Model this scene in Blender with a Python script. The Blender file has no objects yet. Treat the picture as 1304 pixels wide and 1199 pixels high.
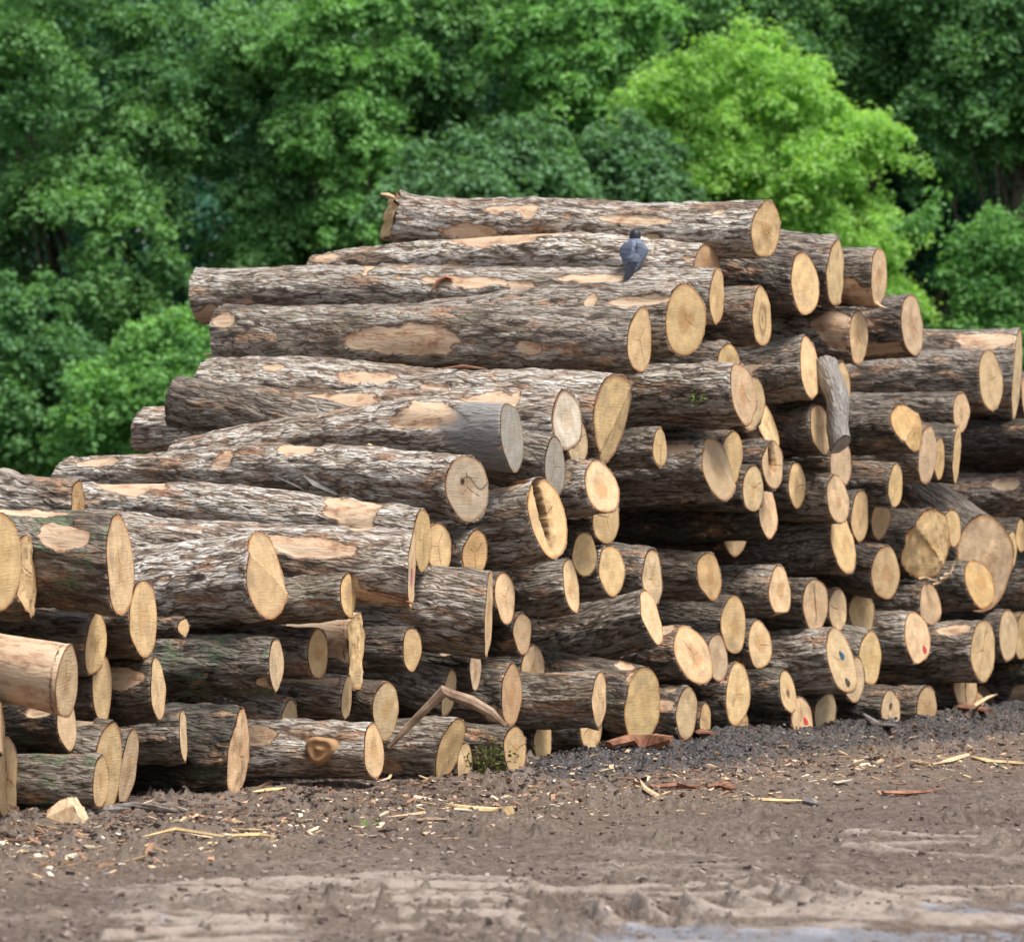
# key, face x, y, width, height (photo pixels), point further back on the axis (x, y, diameter), options, label
LOGS = [
('T1',975,292,36,76,(497,278,60),dict(end=1,bend=-6,flare=8,tone=.75,fray=1,patch=[(820,275,50,8),(610,292,40,9)]),'topmost grey log of the pile, sagging in the middle, with a flared left end'),
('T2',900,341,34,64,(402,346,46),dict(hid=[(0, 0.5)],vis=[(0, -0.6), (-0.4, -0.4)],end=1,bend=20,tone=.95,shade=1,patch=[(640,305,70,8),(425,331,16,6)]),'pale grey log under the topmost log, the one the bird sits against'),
('T3',913,378,17,76,(252,378,74),dict(end=1,tone=.7,vis=[(0,-.6),(.3,0),(.3,.4)],patch=[(600,362,50,8),(760,356,40,8),(265,410,30,8)],bevelend=1),'long stripy log jutting out furthest at the upper left, below the bird'),
('T4',873,407,54,98,(560,425,90),dict(tone=.6,round=1,patch=[(835,382,45,7)]),'thick log with the largest round tan end in the upper pile, below the bird'),
('T5',815,433,34,80,(289,431,80),dict(end=1,tone=.55,bend=0,patch=[(537,436,74,22),(305,408,14,8)]),'dark ridged log with a big bare rectangular patch and splintered left end'),
('T6',1068,347,30,88,(960,335,80),dict(tone=.45,facet=(20,.2)),'brown log right of the topmost log, its tan end cut in two lobes'),
('T7',1119,354,20,80,(1040,352,74),dict(tone=.4,peel=.5),'pale brown log at the upper right edge of the pile against the brightest tree'),
('T8',1025,363,38,76,(925,352,66),dict(tone=.3,lean=12),'reddish brown log with clean leaning oval end just below the topmost log end'),
('T9',970,403,26,78,(905,404,66),dict(tone=.4,knot=1),'brown log with a dark oval knot in its cut end'),
('T10',1093,430,24,68,(985,425,66),dict(tone=.8),'grey ridged log with narrow oval end below the two lobed log'),
('T11',1162,415,28,78,(1105,420,72),dict(tone=.3,stripe=1),'dark brown log at the right shoulder of the pile, bare stripe along its underside'),
('T12',1031,469,24,84,(945,480,76),dict(tone=.5,lean=5),'dark log with tall narrow tan end left of the grey weathered leaning log'),
('T13',927,466,28,60,(893,464,48),dict(hid=[(0, 0.3)],vis=[(0, -0.8)],tone=.4),'small log end peeping out above the log with the green leaf'),
('T14',946,501,31,85,(812,506,92),dict(tone=.75,lean=4),'grey mossy log carrying a fresh green leaf on its side'),
('T15',956,512,34,72,None,dict(hid=[(-0.5, 0)],vis=[(.75,-.2)]),'log end showing only as a sliver behind the log with the green leaf'),
('T16',977,542,24,68,(940,548,64),dict(tone=.3,lean=14),'narrow leaning log end just right of and below the log with the green leaf'),
('T17',1045,547,26,64,(990,548,60),dict(tone=.3,lean=8),'brown log with oval end touching the grey weathered leaning log'),
('T19',1073,490,20,60,None,dict(vis=[(.2,.1),(.2,.4)]),'flat tan log end behind the grey weathered leaning log'),
('R1',1261,485,29,78,(1085,486,82),dict(tone=.45),'big grey log at the upper right with a clean oval end'),
('R2',1295,478,11,110,(1190,472,96),dict(tone=.5,vis=[(0,-.7),(.3,.3),(.3,.7)],patch=[(1255,435,38,10)]),'large log at the far upper right seen almost edge on, bare wood along its top'),
('R3',1308,502,14,60,None,dict(),'log end cut off by the right edge beside the large edge on log'),
('R4',1224,525,20,56,None,dict(hid=[(0, -0.5)],vis=[(0, 0.7)]),'small tan log end hanging under the big grey log at the upper right'),
('R6',1181,579,24,70,(1085,572,66),dict(tone=.5),'speckled grey log with narrow pale oval end below the broken stump'),
('R7',1196,584,14,58,None,dict(vis=[(.5,.3)]),'sliver of a log end tucked behind the speckled grey log'),
('R8',1218,578,10,72,(1195,575,70),dict(tone=.25),'dark stubby log with edge on end right of the speckled grey log'),
('R9',1140,618,19,58,(1086,616,52),dict(tone=.45),'smaller grey log with oval end under the speckled grey log'),
('R10',1420,638,40,68,(1180,630,68),dict(tone=.45,bv=[(1290,633),(1200,625)],patch=[(1294,612,18,10)]),'dark log leaving the frame at the right with a diamond shaped bare spot'),
('R11',1162,545,26,66,(1125,548,64),dict(hid=[(0, 0.7)],torn=.05,facet=(130,.5),tone=.3,vis=[(0,-.5)],shade=1,w3=1),'broken brown log end resting on the speckled grey log'),
('R12',1400,560,40,58,(1232,556,58),dict(tone=.1,bv=[]),'very dark log at the right edge below the large edge on log'),
('R13',1410,592,40,42,(1225,590,40),dict(tone=.3,bv=[]),'thin dark log at the right edge above the one with a diamond shaped spot'),
('M1',1070,589,28,68,None,dict(lean=0),'clean tan log end directly below the grey weathered leaning log'),
('M2',984,592,30,60,None,dict(vis=[(0,.3),(.3,0)],hollow=.5),'notched log end with a curled inner groove near the middle of the pile'),
('M3',959,622,28,58,None,dict(hid=[(0, 0.3)],vis=[(0, -0.8)]),'half hidden round log end left of the notched log end'),
('M4',1015,618,24,60,None,dict(hid=[(0, 0.3)],vis=[(0, -0.8)]),'small half hidden log end right of the notched log end'),
('M5',932,582,28,68,None,dict(vis=[(.3,0),(.3,-.5)]),'tall tan log end behind the pale log with an angular end'),
('M6',916,597,42,82,(780,604,70),dict(tone=.6,lean=14,facet=(50,.15),patch=[(880,568,25,6)]),'speckled grey brown log with an angular six sided pale end'),
('M7',977,650,23,78,(795,660,66),dict(tone=.15,lean=2),'long dark log with a narrow oval end in mid pile'),
('M8',1067,636,28,60,(990,632,46),dict(tone=.5,lean=8),'slim log with a cracked tan end right above the furrowed dark log'),
('M9',1073,691,30,82,(925,700,80),dict(tone=.45,lean=8),'deeply furrowed dark grey log with a leaning spindle shaped end'),
('M10',1095,658,24,66,None,dict(),'pale log end between the furrowed dark log and a brown shaded end'),
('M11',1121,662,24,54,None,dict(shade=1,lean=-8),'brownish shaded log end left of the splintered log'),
('M12',1128,730,38,68,(1090,722,74),dict(tone=.25),'rounded tan log end with a knobbly outline in the right half'),
('M13',1186,692,50,94,(1125,692,90),dict(tone=.25,torn=.1,facet=(235,.3)),'splintered red barked log torn open at its end'),
('M14',1256,719,66,112,(1230,700,90),dict(tone=.3,facet=(150,.15),lean=8,fray=1,w3=1),'largest pale split log end at the right, taller than all round it'),
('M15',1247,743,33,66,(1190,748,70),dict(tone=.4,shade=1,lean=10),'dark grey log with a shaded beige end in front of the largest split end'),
('M16',1184,769,27,58,(1115,766,56),dict(tone=.35,lean=4),'log with a whitish oval end below the splintered log'),
('M17',1213,672,22,50,None,dict(hid=[(0, 0.4)],vis=[(0, -0.7)]),'tiny log end above and left of the largest split end'),
('M18',1288,698,15,46,None,dict(),'small leaning log end right of the largest split end'),
('M18b',1301,682,15,46,None,dict(vis=[(0,0)]),'small log end cut by the right edge above the largest split end'),
('M18c',1400,750,40,66,(1296,748,64),dict(tone=.5,bv=[(1300,748)]),'grey log leaving the right edge beside the largest split end'),
('M19',993,753,27,70,(918,754,68),dict(tone=.5,lean=4,chip=1),'dark ridged log whose tan end has a chipped lower edge'),
('M20',1038,770,32,68,(1000,768,64),dict(tone=.3,crack=1),'grey streaked log end with a deep vertical crack'),
('M21',1067,776,25,56,None,dict(),'small oval log end between the cracked one and a rounder one'),
('M22',1097,780,34,58,None,dict(vis=[(0,0),(0,-.5)]),'round tan log end in the right half right of two narrow ones'),
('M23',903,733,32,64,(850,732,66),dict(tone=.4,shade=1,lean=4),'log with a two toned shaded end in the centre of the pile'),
('M24',831,736,26,80,(790,730,66),dict(tone=.4,peel=.2,ring=1,lean=8),'log with thick loose bark rim curling round its narrow end'),
('M25',937,678,32,60,None,dict(hid=[(0, -0.3), (0, 0.2)],vis=[(0, 0.8)]),'half moon log end peeping out under the long dark mid pile log'),
('M26',934,795,33,74,(842,793,62),dict(tone=.3,smooth=1),'smooth brown log with a clean oval tan end'),
('M27',967,821,32,64,None,dict(),'oval log end right of and below the smooth brown log'),
('M28',882,834,42,78,(800,838,66),dict(tone=.35,lean=14,patch=[(850,800,30,6)]),'dark log with a broad leaning pale end below the smooth brown log'),
('M29',829,785,24,74,(690,818,66),dict(tone=.5,lean=10),'mossy black log sloping up to the right with a narrow pale end'),
('M30',791,808,28,60,None,dict(hid=[(0, 0), (0, 0.4)],vis=[(0, 0.85)]),'bottom rim of a log end under the mossy black sloping log'),
('M31',913,838,30,60,None,dict(hid=[(0, -0.6), (0, 0.6)],vis=[(0, 0)]),'squarish bit of log end between the smooth brown log and the row below'),
('C1',782,532,54,114,(266,490,72),dict(end=1,tone=.75,facet=(320,.22),lean=-3,patch=[(480,480,40,9),(430,505,60,8),(570,492,20,7)],orange=1),'long log with the biggest orange rimmed end, split by a diagonal hinge'),
('C2',722,537,38,80,(180,548,56),dict(end=1,tone=.85,bend=10,white=1,lean=4,patch=[(430,520,70,12),(640,510,30,12)]),'log with a white end ringed by a tan rim'),
('C3',652,555,30,90,(225,590,60),dict(tone=.85,bend=16,grey=1,smoothend=1,end=1),'weathered log with a smooth silver grey end, left of the white ended one'),
('C4',595,621,58,88,(82,610,50),dict(end=1,tone=.8,bend=14,grey=.5,knotc=1,patch=[(390,570,26,8),(130,590,30,6)]),'long log with a wide greyish end showing a small dark star crack'),
('C5',706,594,28,76,(660,586,66),dict(tone=.4,grey=1,lean=6),'dark grey weathered oval end beside the hollow log'),
('C6',734,562,30,66,None,dict(hid=[(0, -0.4)],vis=[(0.3, 0.7)]),'tan log end half hidden behind the white ended log'),
('C7',766,620,40,74,(722,625,70),dict(tone=.6,lean=16,orange=1),'log with a leaning orange rimmed oval end left of the angular ended log'),
('C8',772,660,38,66,None,dict(hid=[(0, -0.4)],vis=[(0, 0.6)]),'lower part of a tan end below the leaning orange rimmed one'),
('C9',697,660,44,108,(600,672,92),dict(tone=.7,hollow=1,lean=8,patch=[(640,618,40,8)]),'hollow log with a dark rotten slot in its split end'),
('C10',840,570,18,54,(800,572,52),dict(hid=[(0, 0.6)],vis=[(0, -0.6)],tone=.4,peel=.5),'thin peeled log above the angular ended log'),
('C11',744,706,34,56,None,dict(hid=[(0, 0.2)],vis=[(0, -0.75)]),'small brown bit of log end right of the hollow log'),
('C12',778,726,35,68,(728,728,66),dict(tone=.6,lean=8),'log with a clean yellow oval end just right of a narrow blade like one'),
('C13',727,745,20,72,(655,752,76),dict(tone=.5,lean=6),'dark log with a narrow blade like yellow end in the centre'),
('C14',643,761,26,72,None,dict(lean=8),'oval log end with a small dark nick, right of the log seen edge on'),
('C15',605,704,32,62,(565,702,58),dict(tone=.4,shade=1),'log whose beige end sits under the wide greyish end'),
('C16',557,696,36,66,None,dict(vis=[(.2,0),(.2,-.4)]),'pale half hidden end left of the beige end under the greyish log'),
('C17',538,688,24,86,(-60,650,64),dict(tone=.8,bend=18,vis=[(0,-.6),(.3,-.2)],patch=[(462,655,34,22),(175,622,48,11),(80,650,60,6)]),'long log with a round orange branch scar near its right end, upper left slope'),
('C18',524,726,9,102,(180,690,70),dict(tone=.75,bend=-4,patch=[(400,690,58,13),(360,682,25,10)],pink=1),'log seen edge on with a pinkish stain and bare patches on top'),
('C19',622,782,10,104,(487,768,90),dict(tone=.55),'stout log seen edge on with white sliver of end in the left centre'),
('C20',443,760,20,64,(362,764,62),dict(tone=.45),'short dark log with narrow end between the split headed log and stout edge on log'),
('C21',341,734,58,114,(180,748,84),dict(tone=.9,facet=(60,.18),lean=2),'pale ridged log with a broad tan head creased by a hinge line'),
('C22',455,828,20,96,(405,826,76),dict(peel=.6,torn=.10,tone=.3),'debarked brown log with a ragged torn end left of centre'),
('C23',405,832,27,66,(360,830,60),dict(tone=.5,vis=[(0,-.4),(.2,0)]),'upright narrow tan end right of the coarse dark log'),
('C24',351,846,19,70,(205,848,96),dict(tone=.3,deep=1,moss=1,hl=1),'very coarse barked dark mossy log in the left centre'),
('C25',441,888,12,60,(366,884,58),dict(tone=.6,patch=[(420,862,40,6)]),'small log with white edge on end right of the coarse dark log'),
('C26',491,905,34,82,(450,900,62),dict(tone=.4),'tall oval beige end above the big knotted log'),
('C27',476,956,27,74,(322,968,82),dict(tone=.7,scar=(424,953,24,22),lean=7),'knotted log on the ground with a double branch scar on its side'),
('C28',367,922,22,66,(325,915,40),dict(hid=[(0, 0.6)],vis=[(0, -0.6)],tone=.6),'small log peeping out above the knotted log on the ground'),
('C29',573,953,28,82,(500,950,76),dict(tone=.5,lean=-16),'dark log on the ground with a tilted grey beige spindle end'),
('C30',592,972,20,58,None,dict(vis=[(.3,0)]),'narrow end just right of the tilted spindle shaped end on the ground'),
('C31',566,976,26,60,None,dict(hid=[(0, 0)],vis=[(0, 0.8)]),'scrap of log end low behind the tilted spindle shaped end'),
('C32',571,882,18,60,(485,862,48),dict(hid=[(0, 0.7)],vis=[(0, -0.6)],tone=.4),'brown log whose end touches the tip of the broken branch'),
('C33',605,850,15,60,None,dict(hid=[(0, -0.8)],vis=[(0, 0.5)]),'small narrow yellow end under the stout edge on log'),
('C34',524,826,26,56,None,dict(hid=[(0, -0.6)],vis=[(0, 0.4)]),'little tan end in the dark gap right of the torn debarked log'),
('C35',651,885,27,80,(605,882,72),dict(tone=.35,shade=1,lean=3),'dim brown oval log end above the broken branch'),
('C36',656,956,31,66,(600,960,66),dict(tone=.25),'oval end on the ground just below the tip of the broken branch'),
('C37',691,945,24,56,None,dict(hid=[(0, -0.85)],vis=[(0, 0.3)]),'small pale end on the ground under the black barked cylinder'),
('C38',763,890,19,76,(668,892,84),dict(tone=.5),'black barked cylinder with a narrow yellow end left of the big round bottom end'),
('C39',752,924,30,66,None,dict(hid=[(0, 0)],vis=[(0, 0.78)]),'brown stained end low under the black barked cylinder'),
('C40',818,900,48,100,(772,893,86),dict(tone=.25,round=1),'biggest round log end in the bottom row'),
('C41',874,909,28,66,(845,908,60),dict(tone=.4,lean=-4),'bottom row log end right beside the biggest round one'),
('C42',939,883,32,84,(888,884,66),dict(tone=.4),'bottom log with a whitish oval end in front of the grey gravel'),
('C43',1003,880,20,58,(955,878,54),dict(tone=.3,dot=1,lean=8),'log with a dark spotted narrow end left of the blue marked log'),
('C44',1021,913,28,56,None,dict(red=1,lean=4),'bottom row log end with a red paint mark'),
('C45',1051,909,28,54,None,dict(lean=-3),'bottom row tan end directly right of the red marked one'),
('C46',1071,841,36,84,(990,846,72),dict(tone=.6,blue=1,lean=10),'grey log with a blue paint dot on its end'),
('C47',1108,837,31,68,(1090,832,60),dict(tone=.5,lean=8),'oval end just right of the blue dotted log, grey along its lower edge'),
('C48',1168,812,31,70,(1112,812,66),dict(tone=.65,red2=1,lean=6),'grey log with a red spot at the rim of its end'),
('C49',1252,828,33,76,(1187,832,76),dict(tone=.5,patch=[(1225,800,22,7)],crk=1),'stout grey brown log with round cracked end near the lower right'),
('C50',1284,808,25,68,None,dict(lean=3),'narrow end right of the stout cracked log'),
('C51',1302,810,20,64,None,dict(vis=[(0,0)]),'log end cut by the right edge at lower right'),
('C52',1134,904,25,54,(1085,903,48),dict(tone=.15,hole=1,orange=1),'bottom row log end with a dark hole and a reddish bark rim'),
('C53',1180,901,26,56,None,dict(shade=1),'dull beige bottom row end between the holed one and a cracked one'),
('C54',1229,876,30,56,None,dict(hid=[(0, -0.75)],vis=[(0, 0.3), (0, 0.8)],crack=1),'pale cracked bottom row end under the stout cracked log'),
('C55',1242,902,24,50,None,dict(vis=[(.4,.3)],shade=1),'shaded bottom row end tucked behind the pale cracked one'),
('C56',1087,864,28,58,None,dict(hid=[(0, 0.1)],vis=[(0, 0.8)]),'small scrap of end beneath the blue dotted log'),
('C57',940,920,26,50,None,dict(hid=[(0, -0.5)],vis=[(0, 0.6)],shade=1),'dim end almost buried in gravel under the whitish oval end'),
('C58',898,918,16,50,None,dict(hid=[(0, -0.7)],vis=[(0, 0.4)],shade=1),'dim small end low in the bottom row left of the whitish oval end'),
('C59',1420,862,40,84,(1250,866,84),dict(tone=.2,peel=.3,bv=[(1285,872)]),'dark reddish log leaving the frame at the lower right'),
('C59b',1420,745,40,50,(1270,780,50),dict(tone=.2,bv=[]),'shadowy log behind the ends at the lower right edge'),
('C60',679,852,33,60,None,dict(hid=[(0, 0.7)],vis=[(0, -0.6)]),'round tan end below the blade like log and above the black cylinder'),
('C61',665,806,26,54,None,dict(hid=[(0, -0.7)],vis=[(0, 0.5)]),'dusky small end in the gap right of the stout edge on log'),
('L1',2,716,50,124,(-120,716,110),dict(lean=2),'big tall log end cut by the left edge'),
('L2',35,736,25,108,(-40,740,90),dict(fray=1,torn=.12),'frayed pale end tight beside the big end at the left edge'),
('L3',153,722,34,124,(0,705,108),dict(tone=.4,moss=1,lean=5,patch=[(100,683,35,14),(40,648,50,6)]),'mossy log with a bare wedge and tall blunt end at the left'),
('L4',183,787,36,106,(140,790,92),dict(tone=.3),'tall oval tan end touching the mossy split log at the left'),
('L5',122,820,25,84,(20,812,78),dict(tone=.35),'narrow tall end left of the tall oval one, above the debarked log'),
('L6',85,868,27,100,(-20,850,82),dict(tone=.5,peel=1,orange=1),'debarked orange log at the left edge'),
('L6b',85,922,24,72,(0,928,66),dict(hid=[(0, -0.7)],tone=.1,vis=[(0,.6)],patch=[(60,905,20,8)]),'black log directly under the debarked orange one'),
('L7',130,878,26,88,None,dict(vis=[(0,.3),(0,.7)]),'ragged edged pale end just below the narrow tall end at the left'),
('L8',201,877,19,84,(142,880,74),dict(tone=.2,patch=[(165,862,28,14)]),'log with a bare brown side and narrow end left of the coarse dark log'),
('L9',233,936,11,66,(170,940,70),dict(tone=.4),'dark log with a very thin spindle end low at the left'),
('L10',304,962,26,118,(175,966,112),dict(tone=.1,torn=.05,deep=1,lean=-4),'thickest blackish ground log with a narrow ragged tan end'),
('L11',163,976,22,98,None,dict(lean=-10),'slanted tall narrow end on the ground left of the thickest blackish log'),
('L12',138,975,36,106,(80,968,90),dict(tone=.4,peel=.3),'broad oval end behind the narrower one on the ground at the left'),
('L13',128,996,21,72,(22,998,72),dict(tone=.4,moss=1),'grey log on the ground at the left with a small narrow oval end'),
('L14',8,990,30,104,(-60,990,90),dict(crack=1),'log end with a vertical split cut by the left edge near the ground'),
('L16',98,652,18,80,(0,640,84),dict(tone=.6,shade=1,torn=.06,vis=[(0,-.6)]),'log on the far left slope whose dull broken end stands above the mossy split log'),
('L20',236,799,14,28,None,dict(torn=.2),'short stub of pale wood lodged above the coarse dark log'),
('L21',1,928,10,70,None,dict(),'thin sliver of a log end at the left edge beside the black log'),
]
GEO = {
'T1':[2.366, 43.95, 4.741, -1.183, 45.777, 4.968, 0.278, 0.229],
'T2':[1.813, 43.862, 4.377, -1.911, 45.864, 4.454, 0.234, 0.176],
'T3':[1.877, 43.159, 4.071, -3.003, 45.044, 4.167, 0.273, 0.278],
'T4':[1.538, 41.763, 3.798, -1.455, 43.371, 3.697, 0.341, 0.316],
'T5':[1.124, 41.359, 3.6, -2.611, 43.163, 3.69, 0.276, 0.288],
'T6':[3.166, 45.663, 4.435, -0.131, 47.074, 4.891, 0.335, 0.298],
'T7':[3.597, 46.214, 4.412, 0.178, 47.45, 4.569, 0.308, 0.28],
'T8':[2.796, 44.969, 4.276, -0.798, 46.872, 4.786, 0.285, 0.239],
'T9':[2.308, 43.546, 3.909, -1.213, 44.978, 3.921, 0.283, 0.228],
'T10':[3.392, 46.147, 3.824, 0.061, 47.534, 4.041, 0.261, 0.254],
'T11':[4.041, 47.537, 4.001, 0.627, 49.019, 3.757, 0.309, 0.28],
'T12':[2.844, 45.025, 3.483, -0.656, 46.358, 3.073, 0.315, 0.278],
'T13':[1.976, 43.103, 3.436, -1.257, 44.692, 3.688, 0.216, 0.16],
'T14':[2.088, 42.612, 3.17, -1.409, 44.159, 3.084, 0.302, 0.338],
'T15':[2.245, 44.301, 3.14, -0.947, 45.913, 3.092, 0.266, 0.258],
'T16':[2.423, 44.733, 2.929, -0.75, 46.098, 2.434, 0.253, 0.235],
'T17':[2.962, 45.227, 2.903, -0.759, 46.938, 2.872, 0.241, 0.223],
'T19':[3.211, 45.759, 3.35, 0.078, 47.058, 3.369, 0.229, 0.222],
'R1':[5.025, 49.512, 3.512, 1.255, 51.169, 3.545, 0.322, 0.349],
'R2':[5.502, 51.342, 3.633, 2.046, 52.409, 3.873, 0.471, 0.396],
'R3':[5.684, 51.985, 3.447, 2.392, 53.262, 3.433, 0.26, 0.252],
'R4':[4.672, 49.002, 3.169, 0.948, 50.622, 3.227, 0.229, 0.222],
'R6':[4.176, 47.361, 2.699, 0.686, 48.858, 2.989, 0.276, 0.258],
'R7':[4.377, 48.275, 2.675, 0.531, 49.681, 2.714, 0.233, 0.226],
'R8':[4.597, 48.728, 2.731, 1.495, 49.749, 3.166, 0.292, 0.282],
'R9':[3.82, 46.963, 2.387, 0.301, 48.437, 2.538, 0.227, 0.197],
'R10':[6.487, 50.677, 2.259, 3.649, 52.259, 2.372, 0.287, 0.295],
'R11':[3.933, 46.266, 2.942, 0.526, 47.747, 2.69, 0.254, 0.245],
'R12':[6.317, 50.67, 2.917, 3.21, 52.656, 3.038, 0.245, 0.25],
'R13':[6.437, 50.954, 2.651, 3.059, 53.324, 2.727, 0.178, 0.172],
'M1':[3.184, 45.698, 2.594, -0.045, 47.208, 2.541, 0.259, 0.251],
'M2':[2.433, 43.976, 2.544, -0.566, 45.553, 2.523, 0.22, 0.213],
'M3':[2.236, 43.691, 2.321, -1.182, 45.394, 2.304, 0.211, 0.205],
'M4':[2.725, 45.048, 2.366, -0.567, 46.535, 2.329, 0.225, 0.218],
'M5':[2.016, 43.2, 2.604, -1.785, 44.938, 2.675, 0.245, 0.237],
'M6':[1.878, 42.677, 2.489, -1.609, 44.497, 2.332, 0.292, 0.24],
'M7':[2.398, 44.267, 2.121, -0.886, 45.608, 1.944, 0.288, 0.234],
'M8':[3.133, 45.303, 2.232, 0.127, 46.721, 2.405, 0.227, 0.159],
'M9':[3.211, 45.756, 1.817, -0.083, 47.23, 1.608, 0.313, 0.307],
'M10':[3.41, 46.189, 2.07, -0.362, 47.901, 2.014, 0.254, 0.246],
'M11':[3.724, 47.639, 2.045, 0.156, 49.34, 2.088, 0.214, 0.208],
'M12':[3.717, 46.855, 1.511, 0.899, 48.453, 2.119, 0.266, 0.297],
'M13':[4.276, 48.04, 1.806, 1.391, 49.502, 1.804, 0.376, 0.358],
'M14':[5.026, 49.927, 1.579, 1.669, 51.846, 4.162, 0.466, 0.348],
'M15':[4.886, 49.269, 1.386, 1.185, 51.145, 1.026, 0.271, 0.294],
'M16':[4.256, 47.997, 1.19, 1.304, 49.472, 1.303, 0.232, 0.223],
'M17':[4.558, 48.748, 1.967, 1.307, 50.313, 1.935, 0.203, 0.197],
'M18':[5.353, 50.496, 1.752, 1.56, 52.12, 1.727, 0.194, 0.188],
'M18b':[5.498, 50.828, 1.887, 2.387, 52.152, 1.894, 0.195, 0.189],
'M18c':[6.318, 50.677, 1.313, 2.679, 52.756, 1.365, 0.279, 0.271],
'M19':[2.516, 44.271, 1.361, -1.105, 45.825, 1.294, 0.258, 0.25],
'M20':[2.901, 45.096, 1.224, -0.692, 46.919, 1.393, 0.256, 0.237],
'M21':[3.176, 45.918, 1.166, -0.001, 47.48, 1.194, 0.214, 0.208],
'M22':[3.497, 47.147, 1.116, -0.029, 49.121, 1.093, 0.228, 0.221],
'M23':[1.787, 42.709, 1.521, -1.909, 44.564, 1.577, 0.228, 0.238],
'M24':[1.244, 41.707, 1.509, -2.433, 43.3, 2.04, 0.278, 0.216],
'M25':[2.131, 44.858, 1.915, -1.215, 46.568, 1.85, 0.224, 0.218],
'M26':[2.032, 43.235, 1.07, -1.407, 44.935, 1.115, 0.267, 0.213],
'M27':[2.3, 43.808, 0.87, -0.724, 45.41, 0.82, 0.234, 0.227],
'M28':[1.625, 42.382, 0.81, -1.485, 44.014, 0.615, 0.275, 0.223],
'M29':[1.219, 41.325, 1.174, -1.78, 42.525, 0.434, 0.255, 0.222],
'M30':[0.97, 41.89, 1.004, -2.3, 43.5, 1.072, 0.209, 0.203],
'M31':[1.865, 42.877, 0.769, -1.81, 44.769, 0.789, 0.214, 0.208],
'C1':[0.884, 40.777, 2.903, -2.741, 42.606, 3.248, 0.387, 0.256],
'C2':[0.464, 39.752, 2.844, -3.278, 41.672, 2.815, 0.265, 0.194],
'C3':[0.0, 38.882, 2.706, -2.854, 40.109, 2.498, 0.292, 0.201],
'C4':[-0.362, 38.107, 2.27, -3.828, 40.291, 2.367, 0.279, 0.168],
'C5':[0.355, 39.426, 2.461, -2.909, 40.795, 3.052, 0.25, 0.208],
'C6':[0.551, 40.306, 2.69, -2.446, 41.742, 2.658, 0.222, 0.215],
'C7':[0.761, 40.033, 2.297, -2.562, 41.8, 1.934, 0.247, 0.231],
'C8':[0.812, 40.622, 2.032, -2.834, 42.599, 2.034, 0.223, 0.217],
'C9':[0.293, 39.059, 2.026, -2.674, 40.403, 1.663, 0.352, 0.287],
'C10':[1.306, 41.677, 2.662, -2.528, 43.296, 2.498, 0.188, 0.179],
'C11':[0.618, 40.294, 1.722, -2.783, 42.322, 1.724, 0.188, 0.182],
'C12':[0.854, 40.654, 1.585, -2.802, 42.626, 1.424, 0.23, 0.223],
'C13':[0.499, 39.929, 1.464, -3.071, 41.395, 1.1, 0.24, 0.258],
'C14':[-0.058, 38.758, 1.373, -3.806, 40.335, 1.362, 0.233, 0.226],
'C15':[-0.3, 38.241, 1.743, -3.245, 39.78, 1.884, 0.198, 0.182],
'C16':[-0.6, 37.912, 1.794, -3.641, 39.507, 1.74, 0.209, 0.202],
'C17':[-0.71, 37.362, 1.845, -4.614, 38.88, 2.09, 0.268, 0.207],
'C18':[-0.762, 35.73, 1.62, -4.434, 36.841, 1.994, 0.304, 0.185],
'C19':[-0.188, 37.64, 1.255, -3.407, 38.592, 1.573, 0.326, 0.272],
'C20':[-1.235, 35.46, 1.421, -4.563, 36.89, 1.241, 0.189, 0.183],
'C21':[-1.824, 35.189, 1.577, -4.665, 36.699, 1.324, 0.334, 0.225],
'C22':[-1.197, 36.457, 0.995, -4.35, 37.641, 1.091, 0.292, 0.214],
'C23':[-1.477, 35.879, 0.985, -4.427, 37.213, 1.081, 0.197, 0.175],
'C24':[-1.761, 35.109, 0.922, -4.95, 36.37, 0.845, 0.205, 0.307],
'C25':[-1.272, 36.181, 0.64, -4.31, 37.255, 0.763, 0.181, 0.174],
'C26':[-0.986, 36.761, 0.516, -4.651, 38.467, 0.894, 0.251, 0.172],
'C27':[-1.034, 35.238, 0.273, -4.595, 36.747, 0.226, 0.217, 0.251],
'C28':[-1.706, 35.912, 0.445, -5.311, 37.363, 0.977, 0.198, 0.1],
'C29':[-0.487, 36.962, 0.213, -3.977, 38.406, 0.291, 0.253, 0.23],
'C30':[-0.373, 37.336, 0.078, -4.114, 38.915, 0.158, 0.18, 0.175],
'C31':[-0.548, 38.248, 0.009, -3.597, 39.731, 0.167, 0.191, 0.186],
'C32':[-0.51, 37.79, 0.623, -3.94, 39.194, 1.37, 0.189, 0.141],
'C33':[-0.3, 38.241, 0.812, -4.039, 39.684, 0.886, 0.191, 0.185],
'C34':[-0.793, 37.183, 0.99, -4.298, 38.841, 1.056, 0.174, 0.168],
'C35':[-0.006, 38.869, 0.568, -3.401, 40.277, 0.742, 0.259, 0.226],
'C36':[0.025, 37.53, 0.169, -2.979, 39.016, 0.187, 0.206, 0.208],
'C37':[0.258, 39.632, 0.146, -2.698, 41.002, 0.161, 0.185, 0.179],
'C38':[0.726, 39.218, 0.524, -2.702, 40.55, 0.405, 0.248, 0.285],
'C39':[0.672, 40.292, 0.258, -2.431, 41.853, 0.312, 0.222, 0.215],
'C40':[1.124, 40.624, 0.408, -1.853, 42.093, 0.814, 0.339, 0.278],
'C41':[1.562, 42.214, 0.287, -1.427, 43.648, 0.338, 0.232, 0.205],
'C42':[2.072, 43.322, 0.433, -0.867, 44.654, 0.33, 0.303, 0.22],
'C43':[2.592, 44.315, 0.422, -0.377, 45.588, 0.508, 0.214, 0.196],
'C44':[2.742, 44.588, 0.168, -0.488, 46.256, 0.182, 0.208, 0.202],
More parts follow.
